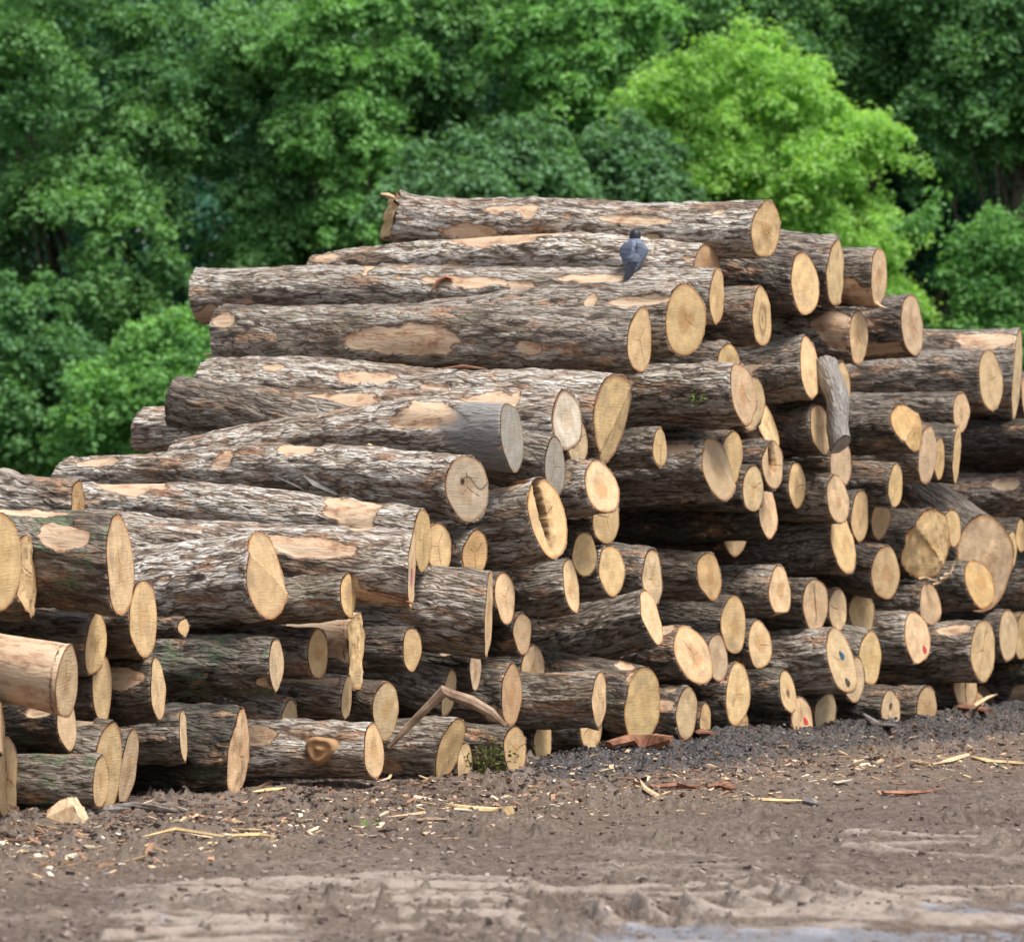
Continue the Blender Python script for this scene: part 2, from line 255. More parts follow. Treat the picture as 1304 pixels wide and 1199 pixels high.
'C45':[3.01, 45.266, 0.173, -0.689, 47.122, 0.178, 0.204, 0.198],
'C46':[3.139, 44.946, 0.694, -0.537, 46.641, 0.415, 0.315, 0.258],
'C47':[3.53, 46.442, 0.686, -0.139, 48.291, 1.697, 0.263, 0.223],
'C48':[4.099, 47.661, 0.853, 0.486, 49.449, 0.815, 0.278, 0.259],
'C49':[4.845, 48.453, 0.707, 1.558, 49.959, 0.459, 0.307, 0.309],
'C50':[5.289, 50.21, 0.832, 1.559, 51.809, 0.843, 0.285, 0.276],
'C51':[5.497, 50.738, 0.805, 2.267, 52.053, 0.743, 0.271, 0.262],
'C52':[3.708, 46.163, 0.177, -0.039, 47.958, 0.191, 0.208, 0.179],
'C53':[4.095, 46.532, 0.187, 0.592, 48.253, 0.19, 0.217, 0.211],
'C54':[4.702, 48.893, 0.305, 1.28, 50.656, 0.235, 0.228, 0.221],
'C55':[4.85, 49.327, 0.078, 1.914, 50.774, 0.179, 0.206, 0.199],
'C56':[3.337, 46.03, 0.489, -0.406, 47.897, 0.508, 0.222, 0.216],
'C57':[2.098, 43.713, 0.151, -1.199, 45.362, 0.159, 0.182, 0.177],
'C58':[1.751, 42.71, 0.204, -1.66, 44.138, 0.259, 0.178, 0.173],
'C59':[6.487, 50.677, 0.367, 2.911, 52.461, 0.325, 0.355, 0.361],
'C59b':[6.539, 51.087, 1.351, 3.334, 53.352, 0.512, 0.213, 0.217],
'C60':[0.179, 39.884, 0.753, -3.334, 41.804, 0.732, 0.199, 0.193],
'C61':[0.085, 39.064, 1.076, -3.279, 40.771, 1.074, 0.176, 0.171],
'L1':[-3.312, 30.572, 1.707, -6.776, 32.218, 1.698, 0.316, 0.273],
'L2':[-3.272, 31.819, 1.594, -7.096, 33.22, 1.386, 0.286, 0.226],
'L3':[-2.678, 32.197, 1.666, -6.294, 33.584, 2.046, 0.333, 0.281],
'L4':[-2.607, 33.352, 1.297, -5.829, 34.688, 1.057, 0.295, 0.245],
'L5':[-2.888, 32.692, 1.129, -6.385, 34.128, 1.361, 0.229, 0.21],
'L6':[-2.943, 31.147, 0.915, -6.815, 32.673, 1.507, 0.26, 0.201],
'L6b':[-3.022, 31.979, 0.601, -6.595, 33.526, 0.298, 0.192, 0.173],
'L7':[-2.872, 33.016, 0.802, -6.699, 34.599, 0.846, 0.242, 0.235],
'L8':[-2.517, 33.49, 0.793, -5.537, 34.584, 0.608, 0.234, 0.199],
'L9':[-2.382, 34.115, 0.437, -5.878, 35.249, 0.183, 0.188, 0.203],
'L10':[-2.0, 34.491, 0.272, -5.508, 35.722, 0.288, 0.339, 0.32],
'L11':[-2.698, 33.104, 0.259, -6.231, 34.424, 0.312, 0.27, 0.262],
'L12':[-2.772, 32.353, 0.301, -5.899, 33.655, 0.602, 0.286, 0.231],
'L13':[-2.766, 31.674, 0.223, -6.378, 33.093, 0.173, 0.19, 0.192],
'L14':[-3.374, 31.437, 0.267, -6.56, 32.71, 0.204, 0.272, 0.226],
'L16':[-3.042, 32.947, 2.046, -6.884, 34.413, 2.507, 0.22, 0.236],
'L20':[-2.347, 33.855, 1.221, -5.87, 35.615, 1.244, 0.079, 0.077],
'L21':[-3.373, 31.084, 0.606, -7.151, 32.284, 0.553, 0.181, 0.176],
}
import bpy, bmesh, math
import numpy as np
from mathutils import Vector, Matrix
R = np.random.RandomState
F=6000.0; CX=652.0; YH=684.0; H=1.87          # photo focal length, horizon row, camera height
def P(x,y,D): return Vector(((x-CX)/F*D, D, H+(YH-y)/F*D))
sc = bpy.context.scene
COL = sc.collection

# ------------------------------------------------------------ numpy noise
_T = R(11).rand(64,256,256).astype(np.float32)
def vn(u,v,seed=0,pv=None):
    u=np.asarray(u,dtype=np.float64); v=np.asarray(v,dtype=np.float64)
    T=_T[seed%64]; iu=np.floor(u).astype(int); iv=np.floor(v).astype(int)
    fu=u-iu; fv=v-iv; fu=fu*fu*(3-2*fu); fv=fv*fv*(3-2*fv)
    if pv: a=iv%pv; b=(iv+1)%pv
    else: a=iv%256; b=(iv+1)%256
    i0=iu%256; i1=(iu+1)%256
    return (T[i0,a]*(1-fu)*(1-fv)+T[i1,a]*fu*(1-fv)+T[i0,b]*(1-fu)*fv+T[i1,b]*fu*fv)*2-1
def fbm(u,v,seed=0,o=4):
    s=0;a=1
    for k in range(o): s=s+a*vn(u*2**k+k*17.3,v*2**k+k*9.1,seed+k); a*=.5
    return s
def sstep(a,b,x):
    t=np.clip((x-a)/(b-a),0,1); return t*t*(3-2*t)

# ------------------------------------------------------------ mesh helpers
def mesh_np(name, verts, faces, mats=(), smooth=True, mi=None, attrs=None):
    me=bpy.data.meshes.new(name)
    verts=np.ascontiguousarray(verts,dtype=np.float32); n=len(verts)
    if isinstance(faces,np.ndarray): fl=[faces]
    else: fl=[f for f in faces if len(f)]
    loops=np.concatenate([f.ravel() for f in fl]).astype(np.int32)
    sizes=np.concatenate([np.full(len(f),f.shape[1],np.int32) for f in fl])
    starts=np.concatenate([[0],np.cumsum(sizes)[:-1]]).astype(np.int32)
    me.vertices.add(n); me.vertices.foreach_set('co',verts.ravel())
    me.loops.add(len(loops)); me.loops.foreach_set('vertex_index',loops)
    me.polygons.add(len(sizes)); me.polygons.foreach_set('loop_start',starts)
    for m in mats: me.materials.append(m)
    if mi is not None: me.polygons.foreach_set('material_index',np.asarray(mi,dtype=np.int32))
    me.update(calc_edges=True)
    me.polygons.foreach_set('use_smooth',np.full(len(sizes),smooth))
    for k,a in (attrs or {}).items():
        a=np.asarray(a,dtype=np.float32)
        if a.ndim==1:
            at=me.attributes.new(k,'FLOAT','POINT'); at.data.foreach_set('value',a)
        else:
            at=me.attributes.new(k,'FLOAT_COLOR','POINT')
            at.data.foreach_set('color',np.concatenate([a[:,:3],np.ones((n,1),np.float32)],1).ravel())
    return me
def link(name,me,parent=None,mat=None,color=None):
    o=bpy.data.objects.new(name,me); COL.objects.link(o)
    if parent is not None: o.parent=parent
    if mat is not None: o.matrix_world=mat
    if color is not None: o.color=(*color[:3],color[3] if len(color)>3 else 1)
    return o
def tag(o,label=None,cat=None,group=None,kind=None):
    if label: o['label']=label
    if cat: o['category']=cat
    if group: o['group']=group
    if kind: o['kind']=kind
    return o
def empty(name,loc=(0,0,0)):
    o=bpy.data.objects.new(name,None); COL.objects.link(o); o.location=loc; return o
def tube(pts,rad,seg=8,seed=0,rough=.12,flat=1.0):
    """closed tapering tube along points; returns verts, [quads, tris]"""
    pts=[Vector(p) for p in pts]; n=len(pts); V=[]; rg=R(seed)
    d0=(pts[1]-pts[0]).normalized(); up=Vector((0,0,1)) if abs(d0.z)<.9 else Vector((1,0,0))
    s=d0.cross(up).normalized()
    for i,p in enumerate(pts):
        d=(pts[min(i+1,n-1)]-pts[max(i-1,0)]).normalized()
        s=(s-d*s.dot(d)).normalized(); t=d.cross(s)
        for k in range(seg):
            a=2*math.pi*k/seg; r=rad[i]*(1+rg.uniform(-rough,rough))
            V.append(p+s*math.cos(a)*r+t*math.sin(a)*r*flat)
    Q=[[i*seg+k,i*seg+(k+1)%seg,(i+1)*seg+(k+1)%seg,(i+1)*seg+k] for i in range(n-1) for k in range(seg)]
    V.append(pts[0]); V.append(pts[-1]); a=len(V)-2; b=len(V)-1
    Tn=[[a,(k+1)%seg,k] for k in range(seg)]+[[b,(n-1)*seg+k,(n-1)*seg+(k+1)%seg] for k in range(seg)]
    return np.array([tuple(v) for v in V]),[np.array(Q),np.array(Tn)]
def merge(parts):
    V=[];Q=[];T=[];o=0
    for v,(q,t) in parts:
        V.append(v);Q.append(q+o)
        T.append(t+o); o+=len(v)
    return np.concatenate(V),[np.concatenate(Q),np.concatenate(T)]

# ------------------------------------------------------------ node helpers
class NT:
    def __init__(s,name):
        s.m=bpy.data.materials.new(name); s.m.use_nodes=True; s.t=s.m.node_tree; s.t.nodes.clear()
        s.out=s.n('ShaderNodeOutputMaterial')
    def n(s,typ,**kw):
        nd=s.t.nodes.new(typ)
        for k,v in kw.items():
            if k.startswith('i_'):
                key=k[2:]; key=int(key) if key.isdigit() else key.replace('_',' ')
                s.set(nd.inputs[key],v)
            else: setattr(nd,k,v)
        return nd
    def set(s,inp,v):
        if isinstance(v,bpy.types.NodeSocket): s.t.links.new(v,inp)
        elif isinstance(v,bpy.types.Node): s.t.links.new(v.outputs[0],inp)
        else: inp.default_value=v
    def math(s,op,a,b=0.0,c=None,clamp=False):
        nd=s.n('ShaderNodeMath',operation=op,use_clamp=clamp); s.set(nd.inputs[0],a); s.set(nd.inputs[1],b)
        if c is not None: s.set(nd.inputs[2],c)
        return nd.outputs[0]
    def ss(s,x,a,b,lo=0.0,hi=1.0):
        nd=s.n('ShaderNodeMapRange',interpolation_type='SMOOTHSTEP'); s.set(nd.inputs[0],x)
        for i,v in ((1,a),(2,b),(3,lo),(4,hi)): nd.inputs[i].default_value=v
        return nd.outputs[0]
    def mix(s,f,a,b,bt='MIX'):
        nd=s.n('ShaderNodeMix',data_type='RGBA',blend_type=bt)
        s.set(nd.inputs[0],f)
        for i,v in ((6,a),(7,b)):
            if isinstance(v,tuple): v=(*v[:3],1)
            s.set(nd.inputs[i],v)
        return nd.outputs[2]
    def noise(s,co,scale,detail=4,rough=.55,dist=0.0):
        nd=s.n('ShaderNodeTexNoise'); s.set(nd.inputs['Vector'],co); nd.inputs['Scale'].default_value=scale
        nd.inputs['Detail'].default_value=detail; nd.inputs['Roughness'].default_value=rough; nd.inputs['Distortion'].default_value=dist
        return nd
    def attr(s,name,fac=True):
        a=s.n('ShaderNodeAttribute',attribute_name=name); return a.outputs['Fac'] if fac else a.outputs['Color']
    def mapping(s,co,scale=(1,1,1),loc=(0,0,0)):
        m=s.n('ShaderNodeMapping'); s.set(m.inputs[0],co); s.set(m.inputs['Scale'],scale); s.set(m.inputs['Location'],loc); return m.outputs[0]
    def bsdf(s,col,rough=.8,bump=None,bs=.5,bd=.02,spec=.3):
        b=s.n('ShaderNodeBsdfPrincipled'); s.set(b.inputs['Base Color'],(*col[:3],1) if isinstance(col,tuple) else col)
        s.set(b.inputs['Roughness'],rough); s.set(b.inputs['Specular IOR Level'],spec)
        if bump is not None:
            bn=s.n('ShaderNodeBump'); s.set(bn.inputs['Height'],bump); bn.inputs['Strength'].default_value=bs; bn.inputs['Distance'].default_value=bd
            s.t.links.new(bn.outputs[0],b.inputs['Normal'])
        s.t.links.new(b.outputs[0],s.out.inputs[0]); return b

def objco(s):
    """object coordinates shifted by the object's random number"""
    tc=s.n('ShaderNodeTexCoord'); oi=s.n('ShaderNodeObjectInfo')
    off=s.n('ShaderNodeVectorMath',operation='MULTIPLY_ADD'); cb=s.n('ShaderNodeCombineXYZ')
    for i in range(3): s.set(cb.inputs[i],oi.outputs['Random'])
    s.set(off.inputs[0],cb.outputs[0]); off.inputs[1].default_value=(37,61,83); s.set(off.inputs[2],tc.outputs['Object'])
    return tc.outputs['Object'],off.outputs[0],oi

def mat_bark():
    s=NT('bark'); co,cs,oi=objco(s)
    sep=s.n('ShaderNodeSeparateColor'); s.set(sep.inputs[0],oi.outputs['Color'])
    tone,moss,deep=sep.outputs[0],sep.outputs[1],sep.outputs[2]
    warp=s.noise(cs,2.2,3)
    wv=s.n('ShaderNodeVectorMath',operation='MULTIPLY_ADD'); s.set(wv.inputs[0],warp.outputs['Color']); wv.inputs[1].default_value=(.20,.085,.085); s.set(wv.inputs[2],cs)
    st=s.mapping(wv.outputs[0],(6.5,25,25))
    vo=s.n('ShaderNodeTexVoronoi',feature='DISTANCE_TO_EDGE'); s.set(vo.inputs['Vector'],st); vo.inputs['Scale'].default_value=1; vo.inputs['Randomness'].default_value=1
    st2=s.mapping(wv.outputs[0],(3.6,21,21)); rg=s.noise(st2,1.0,5,.62,.3)
    st3=s.mapping(cs,(18,52,52)); fine=s.noise(st3,1.0,4,.6)
    crack=s.ss(vo.outputs[0],.01,.26)                         # 1 on plates
    ridg=s.ss(rg.outputs[0],.40,.60)
    plate=s.math('MULTIPLY',s.math('MULTIPLY_ADD',crack,.55,.45),s.math('MULTIPLY_ADD',ridg,.68,.32))
    h=s.math('ADD',plate,s.math('MULTIPLY',fine.outputs[0],.35))
    big=s.noise(s.mapping(cs,(1.0,2.6,2.6)),1.3,4,.6)
    # weathered grey plates over brown cork
    grey=s.mix(s.ss(fine.outputs[0],.3,.72),(.35,.315,.27),(.64,.605,.555))
    brown=s.mix(s.ss(big.outputs[0],.35,.65),(.19,.125,.08),(.42,.31,.215))
    gm=s.math('MULTIPLY',s.ss(big.outputs[0],.30,.56),s.math('ADD',tone,.25),clamp=True)
    gm2=s.math('MULTIPLY',gm,s.ss(plate,.22,.62),clamp=True)
    top=s.mix(gm2,brown,grey)
    furrow=s.mix(deep,(.055,.040,.033),(.022,.018,.017))
    c=s.mix(s.ss(plate,.08,.50),furrow,top)
    dk=s.math('MULTIPLY_ADD',tone,1.42,.06)
    c=s.mix(1.0,c,s.n('ShaderNodeCombineColor',i_0=dk,i_1=dk,i_2=dk).outputs[0],'MULTIPLY')
    ms=s.math('MULTIPLY',s.ss(s.noise(cs,5.5,5,.7).outputs[0],.48,.62),moss,clamp=True)
    c=s.mix(ms,c,(.115,.15,.085))
    lich=s.ss(s.noise(cs,9,4,.7).outputs[0],.66,.74)
    c=s.mix(s.math('MULTIPLY',lich,.28),c,(.33,.40,.36))
    # peeled wood
    pl=s.attr('peel'); pn=s.noise(s.mapping(cs,(5,14,14)),1.0,5,.65)
    pm=s.math('ADD',pl,s.math('MULTIPLY',s.math('SUBTRACT',pn.outputs[0],.5),1.9))
    grain=s.noise(s.mapping(cs,(3,60,60)),1.0,4,.6)
    wood=s.mix(grain.outputs[0],(.40,.27,.17),(.66,.50,.34))
    red=s.mix(s.ss(s.noise(cs,14,3).outputs[0],.3,.7),(.24,.10,.055),(.52,.33,.19))
    c=s.mix(s.ss(pm,.26,.42),c,red)
    wood=s.mix(s.math('MULTIPLY',s.ss(s.noise(s.mapping(cs,(4,11,11)),1.0,4,.6).outputs[0],.48,.62),.75),wood,red)
    c=s.mix(s.ss(pm,.46,.62),c,wood)
    # a few torn rusty flecks everywhere
    fl=s.math('MULTIPLY',s.ss(s.noise(s.mapping(cs,(2.0,6.5,6.5)),1.0,5,.7).outputs[0],.555,.64),.8)
    c=s.mix(fl,c,red)
    ba=s.attr('bare'); c=s.mix(ba,c,s.mix(s.noise(s.mapping(cs,(2.5,38,38)),1.0,5,.7).outputs[0],(.12,.11,.10),(.34,.32,.30)))
    h=s.math('MULTIPLY',h,s.math('MULTIPLY_ADD',ba,-.6,1.0))
    hh=s.math('MULTIPLY',h,s.ss(pm,.34,.50,1.0,.12))
    s.bsdf(c,.62,hh,1.0,.030,.38)
    return s.m

def mat_wood():
    s=NT('cut wood'); co,cs,oi=objco(s)
    sp=s.n('ShaderNodeSeparateXYZ'); s.set(sp.inputs[0],co)
    y,z=sp.outputs[1],sp.outputs[2]
    wob=s.noise(cs,5,3)
    rr=s.math('SQRT',s.math('ADD',s.math('MULTIPLY',y,y),s.math('MULTIPLY',z,z)))
    rr=s.math('ADD',rr,s.math('MULTIPLY',wob.outputs[0],.09))
    ring=s.math('SINE',s.math('MULTIPLY',rr,260.0))
    ring2=s.math('SINE',s.math('MULTIPLY',rr,85.0))
    base=oi.outputs['Color']
    rad=s.attr('rho')
    mott=s.noise(cs,9,5,.65)
    c=s.mix(s.ss(mott.outputs[0],.25,.75),s.mix(1.0,base,(.80,.76,.70),'MULTIPLY'),s.mix(1.0,base,(1.14,1.12,1.06),'MULTIPLY'))
    c=s.mix(s.math('MULTIPLY_ADD',ring,.07,.09),c,s.mix(1.0,base,(.62,.50,.38),'MULTIPLY'))
    c=s.mix(s.math('MULTIPLY_ADD',ring2,.07,.07),c,s.mix(1.0,base,(.72,.60,.46),'MULTIPLY'))
    # heart and rim
    hr=s.math('FRACT',s.math('MULTIPLY',oi.outputs['Random'],31.0)); heart=s.math('MULTIPLY',s.ss(s.math('ADD',rad,s.math('MULTIPLY',s.math('SUBTRACT',s.noise(cs,4.5,4,.6).outputs[0],.2),1.1)),.80,.52),s.math('MULTIPLY_ADD',hr,.75,.10),clamp=True)
    c=s.mix(heart,c,s.mix(1.0,base,(.74,.58,.43),'MULTIPLY'))
    rim=s.ss(s.math('ADD',rad,s.math('MULTIPLY',s.math('SUBTRACT',s.noise(cs,22,3).outputs[0],.5),.10)),.90,.985)
    c=s.mix(s.math('MULTIPLY',rim,.8),c,s.mix(1.0,base,(.62,.36,.20),'MULTIPLY'))
    # saw marks
    saw=s.noise(s.mapping(cs,(1,7,95)),1.0,2,.5)
    c=s.mix(s.math('MULTIPLY',s.ss(saw.outputs[0],.5,.8),.10),c,s.mix(1.0,base,(.78,.70,.6),'MULTIPLY'))
    # drying cracks through the pith at object-random angles
    crk=None
    an0=s.math('MULTIPLY',oi.outputs['Random'],6.283)
    for k,(da,w,lo) in enumerate(((0,.0022,.13),(2.2,.0016,.10),(4.3,.0013,.075))):
        a=s.math('ADD',an0,float(da))
        ca,sa=s.math('COSINE',a),s.math('SINE',a)
        wn=s.math('MULTIPLY',s.math('SUBTRACT',s.noise(cs,16+5*k,2).outputs[0],.5),.045)
        d=s.math('ABSOLUTE',s.math('ADD',s.math('SUBTRACT',s.math('MULTIPLY',y,sa),s.math('MULTIPLY',z,ca)),wn))
        t=s.math('ADD',s.math('MULTIPLY',y,ca),s.math('MULTIPLY',z,sa))
        m=s.math('MULTIPLY',s.ss(d,w,w*3,1.0,0.0),s.math('MULTIPLY',s.ss(t,-.01,.02),s.ss(t,lo,lo*1.5,1.0,0.0)))
        crk=m if crk is None else s.math('MAXIMUM',crk,m)
    on=s.ss(s.math('FRACT',s.math('MULTIPLY',oi.outputs['Random'],17.0)),.66,.70)
    crk=s.math('MULTIPLY',crk,on)
    c=s.mix(s.math('MULTIPLY',crk,.6),c,(.10,.065,.04))
    # dirt
    dirt=s.ss(s.noise(cs,4.3,6,.72).outputs[0],.50,.70)
    c=s.mix(s.math('MULTIPLY',dirt,.55),c,(.27,.205,.145))
    rot=s.attr('rot'); c=s.mix(rot,c,(.035,.024,.018))
    scar=s.attr('stain')
    c=s.mix(scar,c,(.20,.105,.055))
    h=s.math('ADD',s.math('MULTIPLY',saw.outputs[0],.5),s.math('MULTIPLY',mott.outputs[0],.6))
    h=s.math('SUBTRACT',h,s.math('MULTIPLY',crk,1.5))
    s.bsdf(c,.82,h,.55,.012,.2)
    return s.m
MB=mat_bark(); MW=mat_wood()

def mat_plain(name,c1,c2,scale=8,rough=.85,stretch=(1,1,1),bump=.4,bd=.01,spec=.2):
    s=NT(name); co,cs,oi=objco(s); n=s.noise(s.mapping(cs,stretch),scale,5,.65)
    s.bsdf(s.mix(s.ss(n.outputs[0],.3,.7),c1,c2),rough,n.outputs[0],bump,bd,spec); return s.m

# ------------------------------------------------------------ logs
NX,NTH=128,88
TH=np.arange(NTH)/NTH*2*np.pi
def make_log(key,f,e,r,rb,o,label,seed,w=0,h=1,slope_lean=0):
    rg=R(seed); f=Vector(f); e=Vector(e)
    L=(f-e).length; d=(f-e).normalized()
    Yv=Vector((0,0,1)).cross(d).normalized(); Zv=d.cross(Yv)
    M=Matrix.Translation(e); M=Matrix(((d.x,Yv.x,Zv.x,e.x),(d.y,Yv.y,Zv.y,e.y),(d.z,Yv.z,Zv.z,e.z),(0,0,0,1)))
    # cut plane normal from the seen ellipse
    tv=(Vector((0,0,H))-f).normalized()
    b=min(max(w/h,.06),.72) if h>1 else .4
    ix=Vector((1,0,0)); ix=(ix-tv*ix.dot(tv)).normalized(); iz=tv.cross(ix)*-1
    if iz.z<0: iz=-iz
    dx,dz=d.dot(ix),d.dot(iz)
    be=math.atan2(dz,dx)*.6+math.radians(o.get('lean',0)+rg.uniform(-2,2))
    nrm=(ix*math.cos(be)+iz*math.sin(be))*math.sqrt(1-b*b)+tv*b
    nl=Vector((nrm.dot(d),nrm.dot(Yv),nrm.dot(Zv)))
    if nl.x<.5: nl.x=.5
    ky,kz=-nl.y/nl.x,-nl.z/nl.x
    # outline
    s=np.linspace(0,1,NX)[:,None]; th=TH[None,:]
    u=s*L
    rr=rb+(r-rb)*s
    ph=rg.rand(6)*6.28; am=.55 if o.get('round') else 1.0
    shape=1+am*(.045*np.cos(2*th+ph[0]+s*rg.uniform(-.8,.8))+.028*np.cos(3*th+ph[1]+s*1.2)+.016*np.cos(5*th+ph[2]-s))
    shape=shape+.055*vn(u*1.1+seed,th*5/6.2832,seed,5)+.02*vn(u*2.7+seed,th*9/6.2832,seed+1,9)+.02*np.cos(th*0+u*2.1+ph[3])
    fl=o.get('flare')
    if fl: shape=shape+.22*np.exp(-s*L/.28)*(.6+.4*np.cos(th-1.4))
    # peel field
    peel=np.zeros((NX,NTH))
    Dm=f.y
    for (px,py,hw,hh) in o.get('patch',[]):
        q=(px-CX)/F                                  # axis parameter where the patch sits
        t=(e.x-q*e.y)/((e.x-q*e.y)-(f.x-q*f.y)); Dp=e.y+(f.y-e.y)*t
        ay=YH-((e.z+(f.z-e.z)*t)-H)/Dp*F
        rp=(rb+(r-rb)*t)/Dp*F
        sn=np.clip((ay-py)/rp,-.95,.95)
        # camera-facing side is -Y ; angle measured from +Y to +Z
        view=math.atan2(0,-1); ang=math.pi-math.asin(sn)
        lx=hw/F*Dp/abs(d.x); la=hh/rp/max(.35,math.cos(math.asin(sn)))
        da=np.abs((th-ang+np.pi)%(2*np.pi)-np.pi)
        dd=np.sqrt(((u-t*L)/lx)**2*.9+(da/la)**2)
        dd=dd+.22*vn(u*9+seed,th*22/6.2832,seed+3,22)
        peel=np.maximum(peel,1-sstep(.72,1.15,dd))
    pr=vn(u*1.6+seed*1.7,th*5/6.2832,seed+5,5)+.5*vn(u*5,th*11/6.2832,seed+6,11)
    lim=(.74 if o.get('tone',0)>.68 else .95)-o.get('peel',0)*1.6
    peel=np.maximum(peel,sstep(lim,lim+.15,pr)*.85)
    if o.get('stripe'):
        da=np.abs((th-math.radians(232)+np.pi)%(2*np.pi)-np.pi); peel=np.maximum(peel,1-sstep(.3,.5,da+.1*vn(u*4,th*6/6.2832,seed,6)))
    smo=1.0
    if o.get('smooth'): smo=.45 if o.get('grey') else .35
    if o.get('grey') and o.get('smoothend'): smo=1-.8*sstep(L-.52,L-.30,u+.12*vn(u*3+seed,th*6/6.2832,seed+8,6)+.07*vn(u*9,th*16/6.2832,seed+9,16))
    # furrowed bark relief
    wa=vn(u*2.3,th*9/6.2832,seed+9,9)*.6
    ncell=max(18,int(2*math.pi*r/.075))
    f1=vn(u*5.0+wa*2,th*ncell/6.2832+wa,seed+12,ncell); f2=vn(u*11,th*ncell*2/6.2832+wa*2,seed+14,ncell*2)
    rel=(np.abs(f1)**.7*.022+f2*.007)*(1.35 if o.get('deep') else 1.0)*smo
    loose=sstep(.62,.8,vn(u*3.1,th*8/6.2832,seed+20,8))*.016*smo
    rad=rr*shape+(rel-.012+loose)*(1-peel)-.022*peel
    bend=o.get('bend',rg.uniform(-5,5))*f.y/F
    bz=bend*4*s*(1-s); by=rg.uniform(-.04,.04)*4*s*(1-s)+.03*np.sin(s*5+ph[4])*s*(1-s)*4
    cy=by+0*th; cz=bz+.02*np.sin(s*7+ph[5])*s*(1-s)*4+0*th
    y=rad*np.cos(th); z=rad*np.sin(th)
    # branch scars: swellings with a cut wood face
    scars=[]
    if o.get('scar'): px,py,hw,hh=o['scar']; scars.append((px,py,hw,hh))
    def xend(yy,zz,front=True):
        q=r if front else rb
        x=ky*yy+kz*zz
        x=np.clip(x,-q*1.4,q*1.4)
        fc=o.get('facet') if front else None
        if fc:
            a=math.radians(fc[0]); sd=(yy*math.cos(a)+zz*math.sin(a))/q-.12
            x=x-np.where(sd>0,fc[1]*q*1.0*sd+.02,0)
        tn=o.get('torn',0) if front else 0
        if o.get('fray') and not front: tn=.15
        if tn:
            tv=vn(yy*7+seed,zz*4,seed+30)+.35*vn(yy*26,zz*9,seed+31); x=x+tn*q*(.55*np.round(tv*2.2)/2.2+.45*tv+.5*np.sin(yy/q*4+2))
        if o.get('chip') and front: x=x-sstep(.75,.95,-zz/q)*.12
        if front: x=x+.006*vn(yy*9+seed,zz*9,seed+2)
        return x
    if not o.get('end'): bk=lambda yy,zz: 0*yy
    else:
        bb=rg.uniform(-.15,.15); tb=rg.uniform(-.1,.2)
        if key=='T1': bb=-.75; tb=.25
        if key=='T3': bb=-.15; tb=-.1
        bk=lambda yy,zz: bb*yy+tb*zz+(.04*fbm(yy*12,zz*12,seed+31,2) if o.get('fray') else 0)
    yf,zf=y[-1],z[-1]
    rs=(r*shape[-1]-.018); rs=rs+.012; ysm,zsm=rs*np.cos(TH),rs*np.sin(TH)
    xf=xend(yf,zf); xb=bk(y[0],z[0])
    w1=s**2 if not o.get('w3') else s**3
    X=u+w1*xf[None,:]+(1-s)**3*xb[None,:]
    V=np.stack([X,y+cy,z+cz],-1).reshape(-1,3)
    i=np.arange(NX-1)[:,None]*NTH; k=np.arange(NTH)[None,:]; k2=(k+1)%NTH
    Q=np.stack([i+k,i+k2,i+NTH+k2,i+NTH+k],-1).reshape(-1,4)
    n0=len(V)
    # bark rim of the front (annulus) and back cap
    bt=.045 if not o.get('ring') else .10
    rho=1-bt/(r/.28)*.9 if r>.1 else .93
    rho=min(max(rho,.80),.965)
    ri=rho+.012*vn(TH*9/6.2832,TH*0+seed,seed+7,None)
    ri=ri+.02; yi,zi=ysm*ri,zsm*ri
    A1=np.stack([L+xend(yi,zi)-.002,yi,zi],-1)
    A2=np.stack([L+xend(yi,zi)-.05,yi*.97,zi*.97],-1)
    V=np.concatenate([V,A1,A2]); kk=np.arange(NTH); k2=(kk+1)%NTH
    last=(NX-1)*NTH
    Q2=np.stack([last+kk,last+k2,n0+k2,n0+kk],-1); Q3=np.stack([n0+kk,n0+k2,n0+NTH+k2,n0+NTH+kk],-1)
    tone=o.get('tone',.30+rg.uniform(-.1,.1))
    hasback=bool(o.get('end'))
    mi=[np.zeros(len(Q)+len(Q2)+len(Q3),int)]
    faces=[np.concatenate([Q,Q2,Q3])]
    pa=np.concatenate([peel.ravel(),np.full(NTH,.44 if o.get('peel',0)<.5 else 1.0),np.full(NTH,.4)])
    if not hasback:
        V=np.concatenate([V,[[float(0),0,0]]]); c=len(V)-1
        faces.append(np.stack([np.full(NTH,c),(kk+1)%NTH,kk],-1)); mi.append(np.ones(NTH,int)); pa=np.append(pa,0)
    bv=np.broadcast_to((1-smo)/.8 if o.get('grey') else 0.0,(NX,NTH)).ravel()
    bare=np.concatenate([bv,np.full(len(pa)-len(bv),0.0)])
    me=mesh_np('log_bark',V,faces,(MB,MW),True,np.concatenate(mi),{'peel':pa,'bare':bare})
    g=link('log',None,None,M)
    link('bark',me,g,None,(tone,.9 if o.get('moss') else rg.uniform(0,.25),1.0 if o.get('deep') else rg.uniform(.1,.6)))
    tag(g,label,'log','cut logs in the timber pile')
    # cut ends
    base=np.array([.68,.495,.285])*rg.uniform(.80,1.06)*np.array([1,rg.uniform(.98,1.03),rg.uniform(.90,1.12)])
    if rg.rand()<.26: base=base*.75+np.array([.40,.36,.31])*.25
    if o.get('shade'): base=base*np.array([.80,.74,.70])  # dim ends: their shade is tinted into the wood colour
    gy=o.get('grey',0)
    if gy: base=base*(1-gy*.8)+np.array([.27,.285,.29])*gy*.8
    if o.get('white'): base=np.array([.62,.56,.47])
